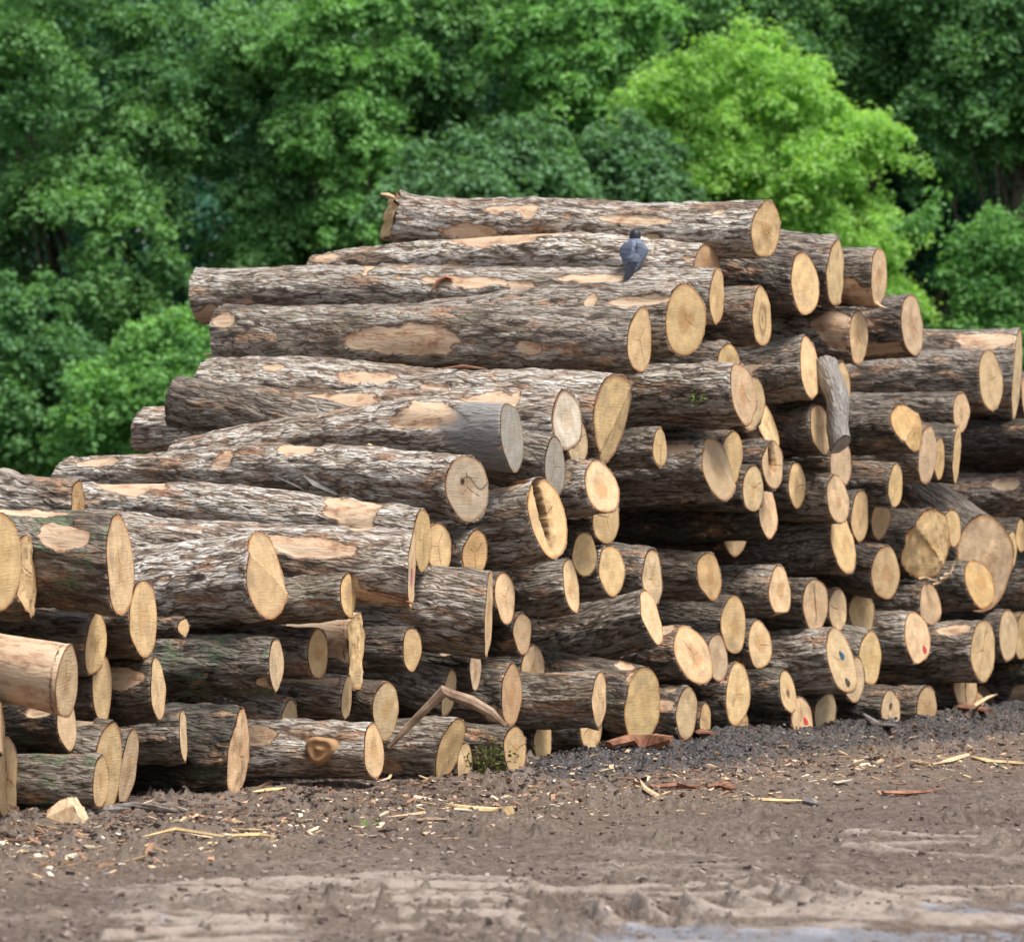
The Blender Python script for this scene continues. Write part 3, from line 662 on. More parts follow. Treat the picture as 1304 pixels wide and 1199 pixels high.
    def disk(front):
        NR=26
        q=np.linspace(0,1,NR)[:,None]
        if front: ye,ze=yi*1.0,zi*1.0
        else: m=.93; ye,ze=(y[0])*m,(z[0])*m
        yy=ye[None,:]*q; zz=ze[None,:]*q
        rotv=np.zeros_like(yy); st=np.zeros_like(yy)
        if front:
            x=L+xend(yy,zz)+.003
            hl=o.get('hollow')
            if hl:
                cz0=.30*r; a=.24*r*(.5+hl*.5); b2=.85*r*hl
                dd=np.sqrt(((yy+.10*r+.15*(zz-cz0))/a)**2+((zz-cz0)/b2)**2)+.15*vn(yy*30,zz*30,seed)
                hole=1-sstep(.80,1.0,dd); x=x-hole*.25; rotv=1-sstep(.92,1.06,dd)
                st=np.maximum(st,(1-sstep(1.0,1.6,dd))*.45)
                x=x-(1-sstep(1.0,1.9,dd))*.03
            if o.get('knot'):
                dd=np.sqrt(((yy-.02)/(.42*r))**2+((zz+.1*r)/(.55*r))**2); st=np.maximum(st,np.exp(-((dd-.8)/.22)**2)*.7); rotv=np.maximum(rotv,np.exp(-(dd/.28)**2)*.7)
            if o.get('knotc'):
                dd=np.sqrt((yy+.06)**2+(zz-.05)**2); rotv=np.maximum(rotv,1-sstep(.015,.04,dd))
                ln=np.abs(zz-.04-.05*np.cos(yy*20))+10*np.maximum(0,-yy-.05); rotv=np.maximum(rotv,(1-sstep(.004,.013,ln))*.8)
            if o.get('crack') or o.get('crk'):
                tilt=.25 if o.get('crack') else -.6
                ln=np.abs(yy+tilt*zz*.6+.012*vn(zz*12,zz*0,seed)); m=(1-sstep(.004,.014,ln))*(1-sstep(.5,.9,np.abs(zz)/r)); rotv=np.maximum(rotv,m*.8); x=x-.02*m
            if o.get('orange'): st=np.maximum(st,sstep(.86,1,q+.05*vn(yy*20,zz*20,seed))*.55)
            if o.get('white'): st=np.maximum(st,np.exp(-((q-.42+.1*vn(yy*9,zz*9,seed))/.035)**2)*.3+sstep(.86,.95,q+0*yy)*.7)
            if o.get('fray') or o.get('torn'): st=np.maximum(st,.25*sstep(.2,.6,vn(yy*16,zz*16,seed+8)))
            if o.get('hole'): dd=np.sqrt((yy/.7)**2+(zz-.1*r)**2); m=1-sstep(.03,.05,dd); rotv=np.maximum(rotv,m); x=x-.05*m
            if o.get('dot'): dd=np.sqrt((yy+.0)**2+(zz+.02)**2); rotv=np.maximum(rotv,(1-sstep(.02,.06,dd))*.8)
        else:
            x=bk(yy,zz)-.004+.0*yy
            x=x-.02*(1-q)
        Vd=np.stack([x,yy,zz],-1).reshape(-1,3)
        i=np.arange(1,NR-1)[:,None]*NTH; k=np.arange(NTH)[None,:]; k2=(k+1)%NTH
        Qd=np.stack([i+k,i+NTH+k,i+NTH+k2,i+k2],-1).reshape(-1,4)
        Td=np.stack([np.zeros(NTH,int),NTH+kk,NTH+(kk+1)%NTH],-1)
        if not front: Qd=Qd[:,::-1]; Td=Td[:,::-1]
        rh=(q+0*yy).ravel()
        me=mesh_np('cut_end',Vd,[Qd,Td],(MW,),True,None,{'rho':rh,'rot':rotv.ravel(),'stain':st.ravel()})
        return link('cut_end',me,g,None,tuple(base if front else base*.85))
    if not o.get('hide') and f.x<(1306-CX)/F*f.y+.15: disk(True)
    if hasback: disk(False)
    # branch scar discs
    for (px,py,hw,hh) in scars:
        q=(px-CX)/F; t=(e.x-q*e.y)/((e.x-q*e.y)-(f.x-q*f.y)); Dp=e.y+(f.y-e.y)*t
        ay=YH-((e.z+(f.z-e.z)*t)-H)/Dp*F; R0=(rb+(r-rb)*t)
        sn=np.clip((ay-py)/(R0/Dp*F),-.9,.9); ang=math.pi-math.asin(sn)
        cx=t*L; n=np.array([0,math.cos(ang),math.sin(ang)]); tn=np.array([0,-math.sin(ang),math.cos(ang)])
        a=hw/F*Dp; b2=hh/F*Dp; NR=14; q2=np.linspace(0,1,NR)[:,None]; T2=np.arange(40)/40*6.2832
        jit=1+.10*np.cos(3*T2+1)+.07*np.cos(2*T2)
        dep=R0+.035+.012*np.cos(q2*9)-.10*q2**5
        Pn=np.array([cx,0,0])+np.stack([0*q2*T2+(q2*a*np.cos(T2)*jit),0*q2*T2,0*q2*T2],-1)+n*dep[...,None]+tn*(q2*b2*np.sin(T2)*jit)[...,None]
        i=np.arange(NR-1)[:,None]*40; k=np.arange(40)[None,:]; k2=(k+1)%40
        Qd=np.stack([i+k,i+k2,i+40+k2,i+40+k],-1).reshape(-1,4)
        stn=(np.exp(-((q2-.62)/.09)**2)*.75+.9*np.exp(-((q2-.95)/.08)**2)+0*T2).ravel()
        me=mesh_np('branch_scar',Pn.reshape(-1,3),Qd,(MW,),True,None,{'rho':(q2+0*T2).ravel()*.5,'rot':(.5*np.exp(-(q2/.12)**2)+0*T2).ravel(),'stain':stn})
        link('branch_scar',me,g,None,tuple(base*np.array([.62,.55,.5])))
    # paint marks: thin discs just proud of the cut end
    for kx_,col,yo,zo,ra in (('blue',(.02,.07,.11),.02,.05,.040),('red',(.45,.04,.03),.06,-.04,.035),('red2',(.40,.05,.05),.13,-.12,.038),('pink',(.55,.18,.22),.02,-.05,.06)):
        if o.get(kx_):
            T2=np.arange(20)/20*6.2832; jr=ra*(1+.18*np.cos(2*T2+1)+.1*np.cos(3*T2))
            yy=np.append(yo+jr*np.cos(T2),yo); zz=np.append(zo+jr*np.sin(T2)*1.15,zo); xx=L+xend(yy,zz)+.008
            me=mesh_np('paint_mark',np.stack([xx,yy,zz],-1),np.array([[20,k,(k+1)%20] for k in range(20)]),(mat_plain('paint',col,tuple(c*1.4 for c in col)),),False)
            link('paint_mark',me,g)
            if kx_=='blue':
                yy=yy-.0+.01; zz=zz-.26; xx=L+xend(yy,zz)+.008
                me=mesh_np('paint_mark',np.stack([xx,yy,zz],-1),np.array([[20,k,(k+1)%20] for k in range(20)]),(mat_plain('paint',(.05,.035,.03),(.09,.06,.05)),),False)
                link('paint_mark',me,g)
    return g,M

LG={}
for n,row in enumerate(LOGS):
    key,x,y,w,h,back,o,lab=row; v=GEO[key]
    LG[key]=make_log(key,v[0:3],v[3:6],v[6],v[7],o,lab,n*3+5,w,h)
# the weathered log that leans almost upright in the pile
Dl=GEO['T17'][1]-.25
LG['T18']=make_log('T18',P(1071,566,Dl-.12),P(1050,462,Dl+.35),.115,.13,dict(grey=1,smooth=1,bend=2,tone=.62,peel=0),'slim grey weathered log leaning nearly upright between the horizontal logs',777,14,30)

# ------------------------------------------------------------ splinters and loose wood
M_SPL=mat_plain('raw splinter wood',(.42,.27,.15),(.70,.52,.33),9,.85,(3,1,1))
M_STICK=mat_plain('dry branch wood',(.16,.10,.065),(.40,.29,.20),7,.9)
M_BARKCHIP=mat_plain('red bark slab',(.13,.055,.035),(.36,.18,.11),9,.9)
M_GREYW=mat_plain('grey dead wood',(.10,.085,.075),(.27,.24,.22),9,.9)
def prong(parent,pts,rads,seed,mat=M_SPL,name='splinter'):
    v,fc=tube(pts,rads,6,seed,.25,.6); me=mesh_np(name,v,fc,(mat,),False)
    o=link(name,me); 
    if parent is not None:
        o.parent=parent; o.matrix_parent_inverse=parent.matrix_world.inverted()
    return o
bpy.context.view_layer.update()
def at_back(key,off=0): return GEO[key][4]+off
D5=at_back('T5'); prong(LG['T5'][0],[P(296,446,D5),P(278,450,D5),P(258,452,D5)],[.06,.045,.008],3)
D1=at_back('T1'); prong(LG['T1'][0],[P(502,252,D1-.2),P(494,249,D1-.2),P(485,247,D1-.2)],[.035,.045,.02],4)
for k,(x0,y0,x1,y1) in enumerate(((1205,735,1216,722),(1196,742,1208,728),(1210,730,1217,712),(1178,735,1196,741))):
    Dq=GEO['M13'][1]-.1; prong(LG['M13'][0],[P(x0-8,y0+2,Dq),P(x0,y0,Dq),P(x1,y1,Dq)],[.03,.02,.004],20+k)
for k,(x0,y0,x1,y1) in enumerate(((1226,672,1242,664),(1222,680,1236,668),(1230,668,1252,664))):
    Dq=GEO['M14'][1]-.1; prong(LG['M14'][0],[P(x0-6,y0+2,Dq),P(x0,y0,Dq),P(x1,y1,Dq)],[.03,.028,.006],30+k)
Dq=GEO['T3'][1]
prong(LG['T7'][0],[P(1112,384,GEO['T7'][1]-.05),P(1121,390,GEO['T7'][1]-.05),P(1129,392,GEO['T7'][1]-.05)],[.03,.03,.008],50)

def stick(name,label,cat,pix,rads,seed,mat,group=None,flat=1.0,seg=8,rough=.15):
    """loose piece: pixel list (x, y, depth)"""
    pts=[P(*p) for p in pix]; base=pts[0].copy()
    v,fc=tube([p-base for p in pts],rads,seg,seed,rough,flat)
    me=mesh_np(name,v,fc,(mat,),False); o=link(name,me); o.location=base
    return tag(o,label,cat,group)
def gd(y): return F*H/(y-YH)
Db=min(GEO['C29'][1],GEO['C27'][1])
stick('broken_branch','snapped dry branch bent like a roof, leaning over the logs on the ground','branch',
  [(495,952,Db-.35),(520,925,Db-.35),(548,897,Db-.4),(566,880,Db-.45),(576,885,Db-.45),(600,893,Db-.45),(625,907,Db-.45),(643,924,Db-.45)],
  [.012,.03,.035,.045,.045,.045,.04,.02],61,M_STICK)

def on_log(key,px,py,lift=.055):
    v=GEO[key]; f=v[0:3]; e=v[3:6]; q=(px-CX)/F
    t=(e[0]-q*e[1])/((e[0]-q*e[1])-(f[0]-q*f[1])); D=e[1]+(f[1]-e[1])*t; rr=v[7]+(v[6]-v[7])*t
    ay=YH-((e[2]+(f[2]-e[2])*t)-H)/D*F; sn=max(-1,min(1,(ay-py)/(rr/D*F)))
    return (px,py,D-rr*math.sqrt(1-sn*sn)-lift)
for nm,lab,key,pts,rd,mt in (
  ('bark_strip','ragged brown tuft of bark standing on the long stripy log below the bird','T3',[(548,372),(558,358),(570,352),(578,356)],[.015,.05,.045,.01],M_BARKCHIP),
  ('bark_strip','loose reddish strip of bark lying across a bare patch, left upper slope','C2',[(390,520),(412,512),(432,503),(446,498)],[.012,.035,.03,.01],M_BARKCHIP),
  ('stick','thin grey stick leaning on the log with the wide greyish end','C4',[(345,604),(366,613),(388,624)],[.012,.024,.010],M_GREYW),
  ('bark_strip','dark wedge of bark under the log with the wide greyish end','C4',[(388,606),(404,618),(430,630)],[.03,.06,.015],M_GREYW),
  ('wood_sliver','pale shredded splinters caught on the silver grey ended log','C3',[(458,575),(470,566),(482,572)],[.006,.022,.006],M_SPL),
  ('bark_strip','brown flake of bark lying on top of the split orange rimmed log','C1',[(560,470),(590,466),(620,470)],[.012,.03,.012],M_BARKCHIP),
  ('bark_strip','brown bark curl on the mossy black sloping log','M29',[(742,800),(756,790),(768,776)],[.015,.03,.01],M_STICK),
  ('bark_strip','long brown bark rag under the seen edge on log with the pink stain','C18',[(468,752),(500,760),(526,768)],[.01,.03,.02],M_BARKCHIP)):
    stick(nm,lab,'bark' if nm=='bark_strip' else 'wood scrap',[on_log(key,*p) for p in pts],rd,int(pts[0][0]),mt,None,.45,6,.35)

# ------------------------------------------------------------ ground
_rl=R(5)
LUGS=[(752,1130,1163,24,0.078,4.3),(803,1160,1157,24,0.076,4.3),(868,1190,1151,22,0.073,4.1),(925,1210,1146,20,0.068,4.1),(985,1240,1142,16,0.060,3.8),(1058,1290,1138,12,0.053,3.5),(640,960,1180,18,0.063,4.3),(1130,1380,1163,10,0.057,4.1)]
for _y in range(1130,1215,10): LUGS.append((140+_rl.uniform(-50,60),470+_rl.uniform(-60,60),_y,_rl.uniform(-2,4),_rl.uniform(.035,.060),2.5))
for _y in range(1118,1210,11): LUGS.append((450+_rl.uniform(-30,60),735+_rl.uniform(-60,30),_y,_rl.uniform(-3,3),_rl.uniform(.035,.060),2.6))
for _y in range(1066,1140,9): LUGS.append((1080+_rl.uniform(-60,80),1370,_y,_rl.uniform(-2,6),_rl.uniform(.026,.045),2.1))
for _y in range(1090,1150,9): LUGS.append((660+_rl.uniform(-60,80),1040+_rl.uniform(-60,60),_y,_rl.uniform(-2,4),_rl.uniform(.022,.04),2.1))
for _y in range(1098,1135,9): LUGS.append((250+_rl.uniform(-60,80),520+_rl.uniform(-60,60),_y,_rl.uniform(-2,4),_rl.uniform(.022,.038),2.1))
def ground_h(X,Y):
    xi=CX+X/Y*F; yi=YH+H/Y*F
    h=.014*fbm(X*1.3,Y*.9,1,4)
    # crumbly clods in patches
    cl=vn(X*11,Y*6,21)*.5+vn(X*21,Y*13,22)*.4+vn(X*39,Y*24,23)*.3
    m=sstep(0,.6,vn(X*1.3,Y*.7,24)+.4*vn(X*4,Y*2.4,25))
    h=h+np.maximum(cl-.05,0)*.075*(.3+1.1*m)+.012*np.abs(vn(X*24,Y*13,26))+.010*np.abs(vn(X*47,Y*27,27))*(.3+m)
    # tyre lugs pressed crosswise into the mud
    near=sstep(1040,1120,yi)
    tr=1-np.abs(vn(X*.75+.3*vn(X*2,Y*2,37),Y*2.1,30))*2.2
    h=h+near*.030*np.maximum(tr,0)**3*(.6+.6*vn(X*.6,Y*.6,31))
    lug=0*X
    for (xs,xe,ys,hook,amp,sg) in LUGS:
        dx=xi-xs; yl=ys+hook*(1-np.exp(-np.maximum(dx,0)/45.))+3.0*np.sin(xi/70.+ys*1.7)+5*vn(X*1.3,Y*.6,39)
        on=sstep(-6,8,dx)*(1-sstep(xe-90,xe,xi+10*np.sin(ys)))
        lug=np.maximum(lug,on*np.exp(-np.abs((yi-yl)/sg)**2.2)*amp*(1+1.0*np.exp(-np.maximum(dx,0)/40.)*(hook>5))*np.clip(.75+.55*vn(X*.9,Y*.8,33)+.15*vn(X*7,Y*6,38),.15,1.3))
    calm=sstep(.012,.03,lug)
    h=h*(1-.5*calm)+lug
    # spilled gravel ridge along the foot of the pile at the right, soil heap by the left foot
    base=1040-(135/1304.)*xi
    d=yi-base
    h=h+.10*np.exp(-((d-6)/16.)**2)*sstep(600,800,xi)*(.35+1.0*np.abs(vn(X*3,Y*1.5,40)))+.03*np.exp(-((d-5)/14.)**2)*np.abs(vn(X*5,Y*2,46))
    gr=sstep(600,760,xi)*np.exp(-((d-12)/22.)**2)
    h=h+gr*(.022*np.abs(vn(X*13,Y*9,41))+.014*np.abs(vn(X*29,Y*19,42)))
    h=h+.06*np.exp(-(((xi-265)/110.)**2+((yi-1160)/26.)**2))*(.6+.7*vn(X*5,Y*3,43))
    # low pool at the near right
    wet=sstep(1160,1200,yi+30*vn(X*1.8,Y*1.5,44)+(xi-900)*.04)*sstep(520,760,xi+80*vn(X,Y,45))
    global CALM,CLOD; CALM=calm
    CLOD=sstep(.05,.45,cl)*(.3+.7*m)
    return h,gr,wet
def axis(lo,hi,a,b,n,far,nf):
    c=np.linspace(a,b,n)
    g=np.geomspace(1,far,nf)
    return np.concatenate([a-(g[::-1]-1+.3)*1.0,c,b+(g-1+.3)])
gx=axis(0,0,-5.2,7.6,900,600,16)
yy_=np.linspace(1290,872,640); gy_=F*H/(yy_-YH)
gy=np.concatenate([[-200,-50,-5,8,15],gy_,gy_[-1]+np.geomspace(.4,900,26)])
GX,GY=np.meshgrid(gx,gy)
inner=(GX>-6.0)&(GX<9)&(GY>15.5)&(GY<75)
hh,gr,wet=ground_h(GX,np.maximum(GY,8.0))
fade=sstep(-6,-5,GX)*(1-sstep(7.8,9,GX))*sstep(15.5,17,GY)*(1-sstep(56,70,GY))
calmv=CALM*fade; clv=CLOD*fade; hh=hh*fade; gr=gr*fade; wet=wet*fade
GV=np.stack([GX,GY,hh-.02],-1).reshape(-1,3)
ny,nx=GX.shape; i=np.arange(ny-1)[:,None]*nx; k=np.arange(nx-1)[None,:]
GQ=np.stack([i+k,i+k+1,i+nx+k+1,i+nx+k],-1).reshape(-1,4)
xi=CX+GX/np.maximum(GY,8)*F; yi=YH+H/np.maximum(GY,8)*F
d=yi-(1040-(135/1304.)*xi)
litter=np.exp(-((d-45)/38.)**2)*(.5+.6*vn(GX*1.2,GY*.6,50))*fade
grass=sstep(60,75,GY)
s=NT('mud'); co=s.n('ShaderNodeTexCoord').outputs['Object']
n1=s.noise(co,1.4,5,.6); n2=s.noise(s.mapping(co,(1,.6,1)),12,6,.7); n3=s.noise(co,60,4,.7)
mud=s.mix(s.ss(n2.outputs[0],.3,.7),(.20,.155,.125),(.46,.385,.325))
mud=s.mix(s.ss(n1.outputs[0],.35,.65),mud,s.mix(1.0,mud,(.86,.82,.80),'MULTIPLY'))
mud=s.mix(s.math('MULTIPLY',s.ss(n3.outputs[0],.60,.72),.6),mud,(.46,.41,.37))
mud=s.mix(s.math('MULTIPLY',s.ss(n3.outputs[0],.42,.32),.55),mud,(.10,.075,.06))
hi_=s.attr('high'); mud=s.mix(s.ss(hi_,.15,.85),s.mix(1.0,mud,(.55,.51,.49),'MULTIPLY'),s.mix(1.0,mud,(.92,.90,.87),'MULTIPLY'))  # crests lighter, troughs darker: damp and ridge shading put into the mud colour
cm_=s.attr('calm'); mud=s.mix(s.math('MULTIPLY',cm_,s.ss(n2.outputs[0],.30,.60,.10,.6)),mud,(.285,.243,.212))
ga=s.attr('gravel'); grav=s.mix(s.ss(s.noise(co,38,4,.75).outputs[0],.42,.66),(.030,.028,.030),(.21,.20,.20))
gm=s.ss(s.math('ADD',ga,s.math('MULTIPLY',s.math('SUBTRACT',n2.outputs[0],.5),.9)),.38,.58)
c=s.mix(gm,mud,grav)
la=s.attr('litter'); lm=s.math('MULTIPLY',la,s.ss(n3.outputs[0],.5,.62)); c=s.mix(lm,c,(.42,.30,.19))
rb_=s.math('MULTIPLY',la,s.ss(s.noise(co,7,4,.7).outputs[0],.5,.62)); c=s.mix(s.math('MULTIPLY',rb_,.6),c,(.20,.125,.095))
wa_=s.attr('wet'); cd_=s.attr('clod'); wm=s.ss(s.math('ADD',s.math('SUBTRACT',wa_,s.math('MULTIPLY',hi_,.1)),s.math('MULTIPLY',s.math('SUBTRACT',s.noise(s.mapping(co,(1,.5,1)),5.5,6,.75).outputs[0],.5),4.2)),.55,.80)
wm=s.math('MULTIPLY',wm,s.math('MULTIPLY_ADD',cd_,-1.0,1.0,clamp=True),clamp=True)
c=s.mix(s.math('MULTIPLY',cd_,.5),c,(.12,.098,.082))
c=s.mix(s.math('MULTIPLY',wm,.8),c,(.25,.255,.29))  # wet mud; its blue-grey sky reflection is put into the colour
c=s.mix(s.attr('grass'),c,(.04,.075,.02))
hgt=s.math('ADD',s.math('MULTIPLY',n2.outputs[0],.7),s.math('MULTIPLY',n3.outputs[0],.5))
b=s.bsdf(c,.9,s.math('MULTIPLY',hgt,s.math('MULTIPLY_ADD',cm_,-.7,1.0)),1.0,.06,.25)
s.set(b.inputs['Roughness'],s.math('MULTIPLY_ADD',wm,-.55,.92)); s.set(b.inputs['Specular IOR Level'],s.math('MULTIPLY_ADD',wm,.35,.15))
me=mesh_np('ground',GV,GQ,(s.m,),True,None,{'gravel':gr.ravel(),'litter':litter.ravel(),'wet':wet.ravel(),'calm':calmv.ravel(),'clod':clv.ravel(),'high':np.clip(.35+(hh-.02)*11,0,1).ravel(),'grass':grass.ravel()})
tag(link('ground',me),kind='structure')
def gz(x,y):
    h_,_,_=ground_h(np.array([x]),np.array([y])); return float(h_[0])-.02
def GP(px,py,up=0.0):
    """ground point seen at photo pixel"""
    D=gd(py); x=(px-CX)/F*D; return Vector((x,D,gz(x,D)+up))

# ------------------------------------------------------------ litter: bark crumbs, chips and stones nobody could count
def chips(name,label,n,sampler,size,cols,seed,flat=.35,long=1.8):
    rg=R(seed); X,Y=sampler(rg,n)
    h_,_,_=ground_h(X,Y); Z=h_-.02
    base=np.array([[-1,-1,-1],[1,-1,-1],[1,1,-1],[-1,1,-1],[-1,-1,1],[1,-1,1],[1,1,1],[-1,1,1]],float)
    V=base[None]*(1+rg.uniform(-.4,.4,(n,8,3)))
    sz=size[0]*(size[1]/size[0])**(rg.rand(n)**2.2)
    V=V*np.stack([sz*rg.uniform(1,long,n),sz*.6,sz*flat*rg.uniform(.5,1.2,n)],-1)[:,None,:]
    a=rg.uniform(0,6.283,n); b_=rg.uniform(-.4,.4,n)
    ca,sa,cb,sb=np.cos(a),np.sin(a),np.cos(b_),np.sin(b_)
    x,y,z=V[...,0],V[...,1],V[...,2]
    x,z=x*cb[:,None]-z*sb[:,None],x*sb[:,None]+z*cb[:,None]
    x,y=x*ca[:,None]-y*sa[:,None],x*sa[:,None]+y*ca[:,None]
    V=np.stack([x+X[:,None],y+Y[:,None],z+Z[:,None]+sz[:,None]*flat*.5],-1).reshape(-1,3)
    q=np.array([[0,3,2,1],[4,5,6,7],[0,1,5,4],[1,2,6,5],[2,3,7,6],[3,0,4,7]])
    Q=(q[None]+np.arange(n)[:,None,None]*8).reshape(-1,4)
    cc=np.array(cols)[rg.randint(0,len(cols),n)]*rg.uniform(.75,1.2,(n,1))
    s=NT(name); s.bsdf(s.attr('tint',False),.85,spec=.2)
    me=mesh_np(name,V,Q,(s.m,),False,None,{'tint':np.repeat(cc,8,0)})
    tag(link(name,me),label,kind='stuff')
def along_base(dlo,dhi,xlo,xhi,peak=None):
    def f(rg,n):
        xi=rg.uniform(xlo,xhi,n)
        t=rg.normal(peak[0],peak[1],n) if peak else rg.uniform(dlo,dhi,n)
        t=np.clip(t,dlo,dhi); yi=1040-(135/1304.)*xi+t
        Y=F*H/(yi-YH); return (xi-CX)/F*Y,Y
    return f
chips('wood_chips','pale and orange wood chips scattered on the mud in front of the pile',3400,along_base(-4,110,-60,1360,(42,20)),(.004,.030),[(.60,.45,.27),(.50,.34,.20),(.66,.56,.42),(.35,.20,.12)],5,.3,3.2)
chips('bark_crumbs','dark crumbled bark strewn along the foot of the pile',9000,along_base(-10,90,-60,1360,(24,22)),(.004,.024),[(.07,.05,.04),(.13,.09,.07),(.24,.14,.09),(.10,.08,.075)],6,.5,2.0)
chips('gravel','grey gravel and ash coloured rubble spilled along the right foot of the pile',9000,along_base(-8,50,640,1360,(11,11)),(.003,.017),[(.04,.038,.04),(.07,.065,.068),(.11,.10,.10),(.26,.25,.25),(.06,.045,.038)],7,.6,1.5)
chips('mud_clods','dry mud crumbs lying over the tyre marked ground',7000,along_base(20,240,-60,1360),(.003,.020),[(.22,.17,.14),(.30,.245,.21),(.16,.12,.10)],8,.65,1.5)

# individual pieces lying on the ground, photo pixels
def gstick(name,label,cat,pts,rads,seed,mat,group=None,flat=.5,up=.02):
    P3=[GP(x,y,up) for x,y in pts]; base=P3[0].copy()
    v,fc=tube([p-base for p in P3],rads,6,seed,.3,flat); me=mesh_np(name,v,fc,(mat,),False); o=link(name,me); o.location=base
    return tag(o,label,cat,group)
M_YEL=mat_plain('fresh yellow splinter',(.46,.30,.13),(.72,.55,.30),8,.85,(1,1,1))
gstick('twig','dark crooked twig lying in front of the slanted ends at the left','stick',[(112,1040),(140,1034),(170,1031),(200,1035),(228,1038)],[.012,.03,.028,.025,.01],71,M_GREYW,None,1,.035)
gstick('wood_sliver','long thin yellow sliver of wood on the mud, left of centre','wood sliver',[(180,1068),(225,1066),(280,1069),(330,1066),(352,1069)],[.008,.028,.02,.028,.006],72,M_YEL,'slivers on the mud')
gstick('wood_sliver','short yellow sliver behind the longest thin one at the left','wood sliver',[(292,1054),(318,1056),(334,1055)],[.006,.016,.006],73,M_YEL,'slivers on the mud')
gstick('wood_sliver','thick tan splinter with a brown knob at its right end, in the centre','wood sliver',[(566,1024),(600,1030),(632,1032),(648,1033)],[.015,.035,.03,.055],74,M_YEL,'slivers on the mud',.8)
gstick('wood_sliver','pale straight strip of wood lying slantwise left of the knobbed splinter','wood sliver',[(493,1047),(530,1038),(572,1028)],[.006,.022,.008],75,M_SPL,'slivers on the mud')
gstick('wood_sliver','greenish bark strip below the pale straight strip','wood sliver',[(528,1046),(550,1044),(572,1045)],[.02,.03,.015],76,M_STICK,'slivers on the mud')
gstick('wood_sliver','pale pointed shard standing up among chips right of centre','wood sliver',[(838,1016),(822,1008),(815,994)],[.028,.022,.004],77,M_SPL,'slivers on the mud',.6,.03)
gstick('wood_sliver','long straight pale lath on the mud at the right of centre','wood sliver',[(934,1020),(965,1022),(1000,1020),(1022,1018)],[.01,.03,.026,.01],78,M_YEL,'slivers on the mud')
gstick('wood_sliver','small dark chunk at the tip of the long pale lath','wood sliver',[(1022,1021),(1034,1021),(1042,1022)],[.03,.04,.015],79,M_GREYW,'slivers on the mud',.8)
gstick('wood_sliver','reddish splinter with a thin tail in the right foreground','wood sliver',[(1124,1012),(1150,1011),(1180,1008),(1202,1005)],[.02,.04,.02,.008],80,M_BARKCHIP,'slivers on the mud')
gstick('wood_sliver','cream forked stick beyond the gravel at the right','wood sliver',[(1160,968),(1185,972),(1208,970),(1232,963)],[.012,.03,.032,.02],81,M_SPL,'slivers on the mud',.7)
gstick('wood_sliver','orange splintered strip at the far right behind the gravel','wood sliver',[(1238,966),(1262,970),(1290,972),(1310,974)],[.02,.034,.03,.02],82,M_YEL,'slivers on the mud')
gstick('wood_sliver','dull yellow splinter in front of the knotted log','wood sliver',[(322,1013),(345,1010),(362,1008)],[.01,.035,.015],83,M_YEL,'slivers on the mud')
gstick('bark_slab','red brown slab of bark under the biggest round bottom end','bark',[(776,963),(800,962),(830,961),(856,965)],[.06,.11,.10,.03],84,M_BARKCHIP,None,.5,.05)
gstick('bark_slab','brown board of bark sliding off the gravel heap right of centre','bark',[(880,941),(895,950),(908,958)],[.03,.055,.03],85,M_BARKCHIP,None,.5,.07)
gstick('bark_slab','dark narrow slab lying on the gravel under the bottom row','bark',[(1100,930),(1120,936),(1142,943)],[.02,.055,.03],86,M_GREYW,None,.5,.06)
gstick('bark_slab','reddish broken board below the pale cracked end','bark',[(1206,909),(1228,917),(1258,924)],[.03,.07,.05],87,M_BARKCHIP,None,.5,.09)
gstick('twig','light bare twig sticking up from the gravel at the right','stick',[(1240,926),(1258,912),(1272,903)],[.02,.016,.008],88,M_SPL,None,1,.16)
gstick('bark_slab','brown flake of bark left of the long pale lath','bark',[(900,1003),(920,1001),(936,1006)],[.02,.06,.02],89,M_BARKCHIP,None,.6,.03)
gstick('bark_slab','reddish bark flake among chips at right of centre','bark',[(828,1005),(860,1001),(888,1004)],[.03,.05,.03],90,M_BARKCHIP,None,.5,.03)
gstick('wood_sliver','curled pale strip hanging by the knotted log','wood sliver',[(480,1000),(495,992),(505,978),(512,968)],[.006,.012,.012,.004],91,M_SPL,'slivers on the mud',.6,.03)

# wedge of sawn wood at the left
bm=bmesh.new(); Dw=gd(1048); sc_=Dw/F
prof=[(58,1047),(62,1030),(72,1021),(86,1014),(97,1028),(109,1046)]
o0=GP(82,1048)
f_=[bm.verts.new(((x-82)*sc_,(-.02 if i_ in(2,3) else -.08),(1047-y)*sc_)) for i_,(x,y) in enumerate(prof)]
b_=[bm.verts.new(((x-82)*sc_*.8+.05,.16,(1047-y)*sc_*.92)) for x,y in prof]
bm.faces.new(f_[::-1]); bm.faces.new(b_)
for a in range(6): bm.faces.new((f_[a],f_[(a+1)%6],b_[(a+1)%6],b_[a]))
bmesh.ops.subdivide_edges(bm,edges=bm.edges[:],cuts=3,use_grid_fill=True)
rgw=R(3)
for v in bm.verts: v.co+=Vector(rgw.uniform(-.006,.006,3))
bmesh.ops.recalc_face_normals(bm,faces=bm.faces); me=bpy.data.meshes.new('wood_wedge'); bm.to_mesh(me); bm.free(); me.materials.append(M_SPL)
o=link('wood_wedge',me); o.location=o0; tag(o,'small sawn wedge of pale wood standing on the ground at the lower left','wood block')

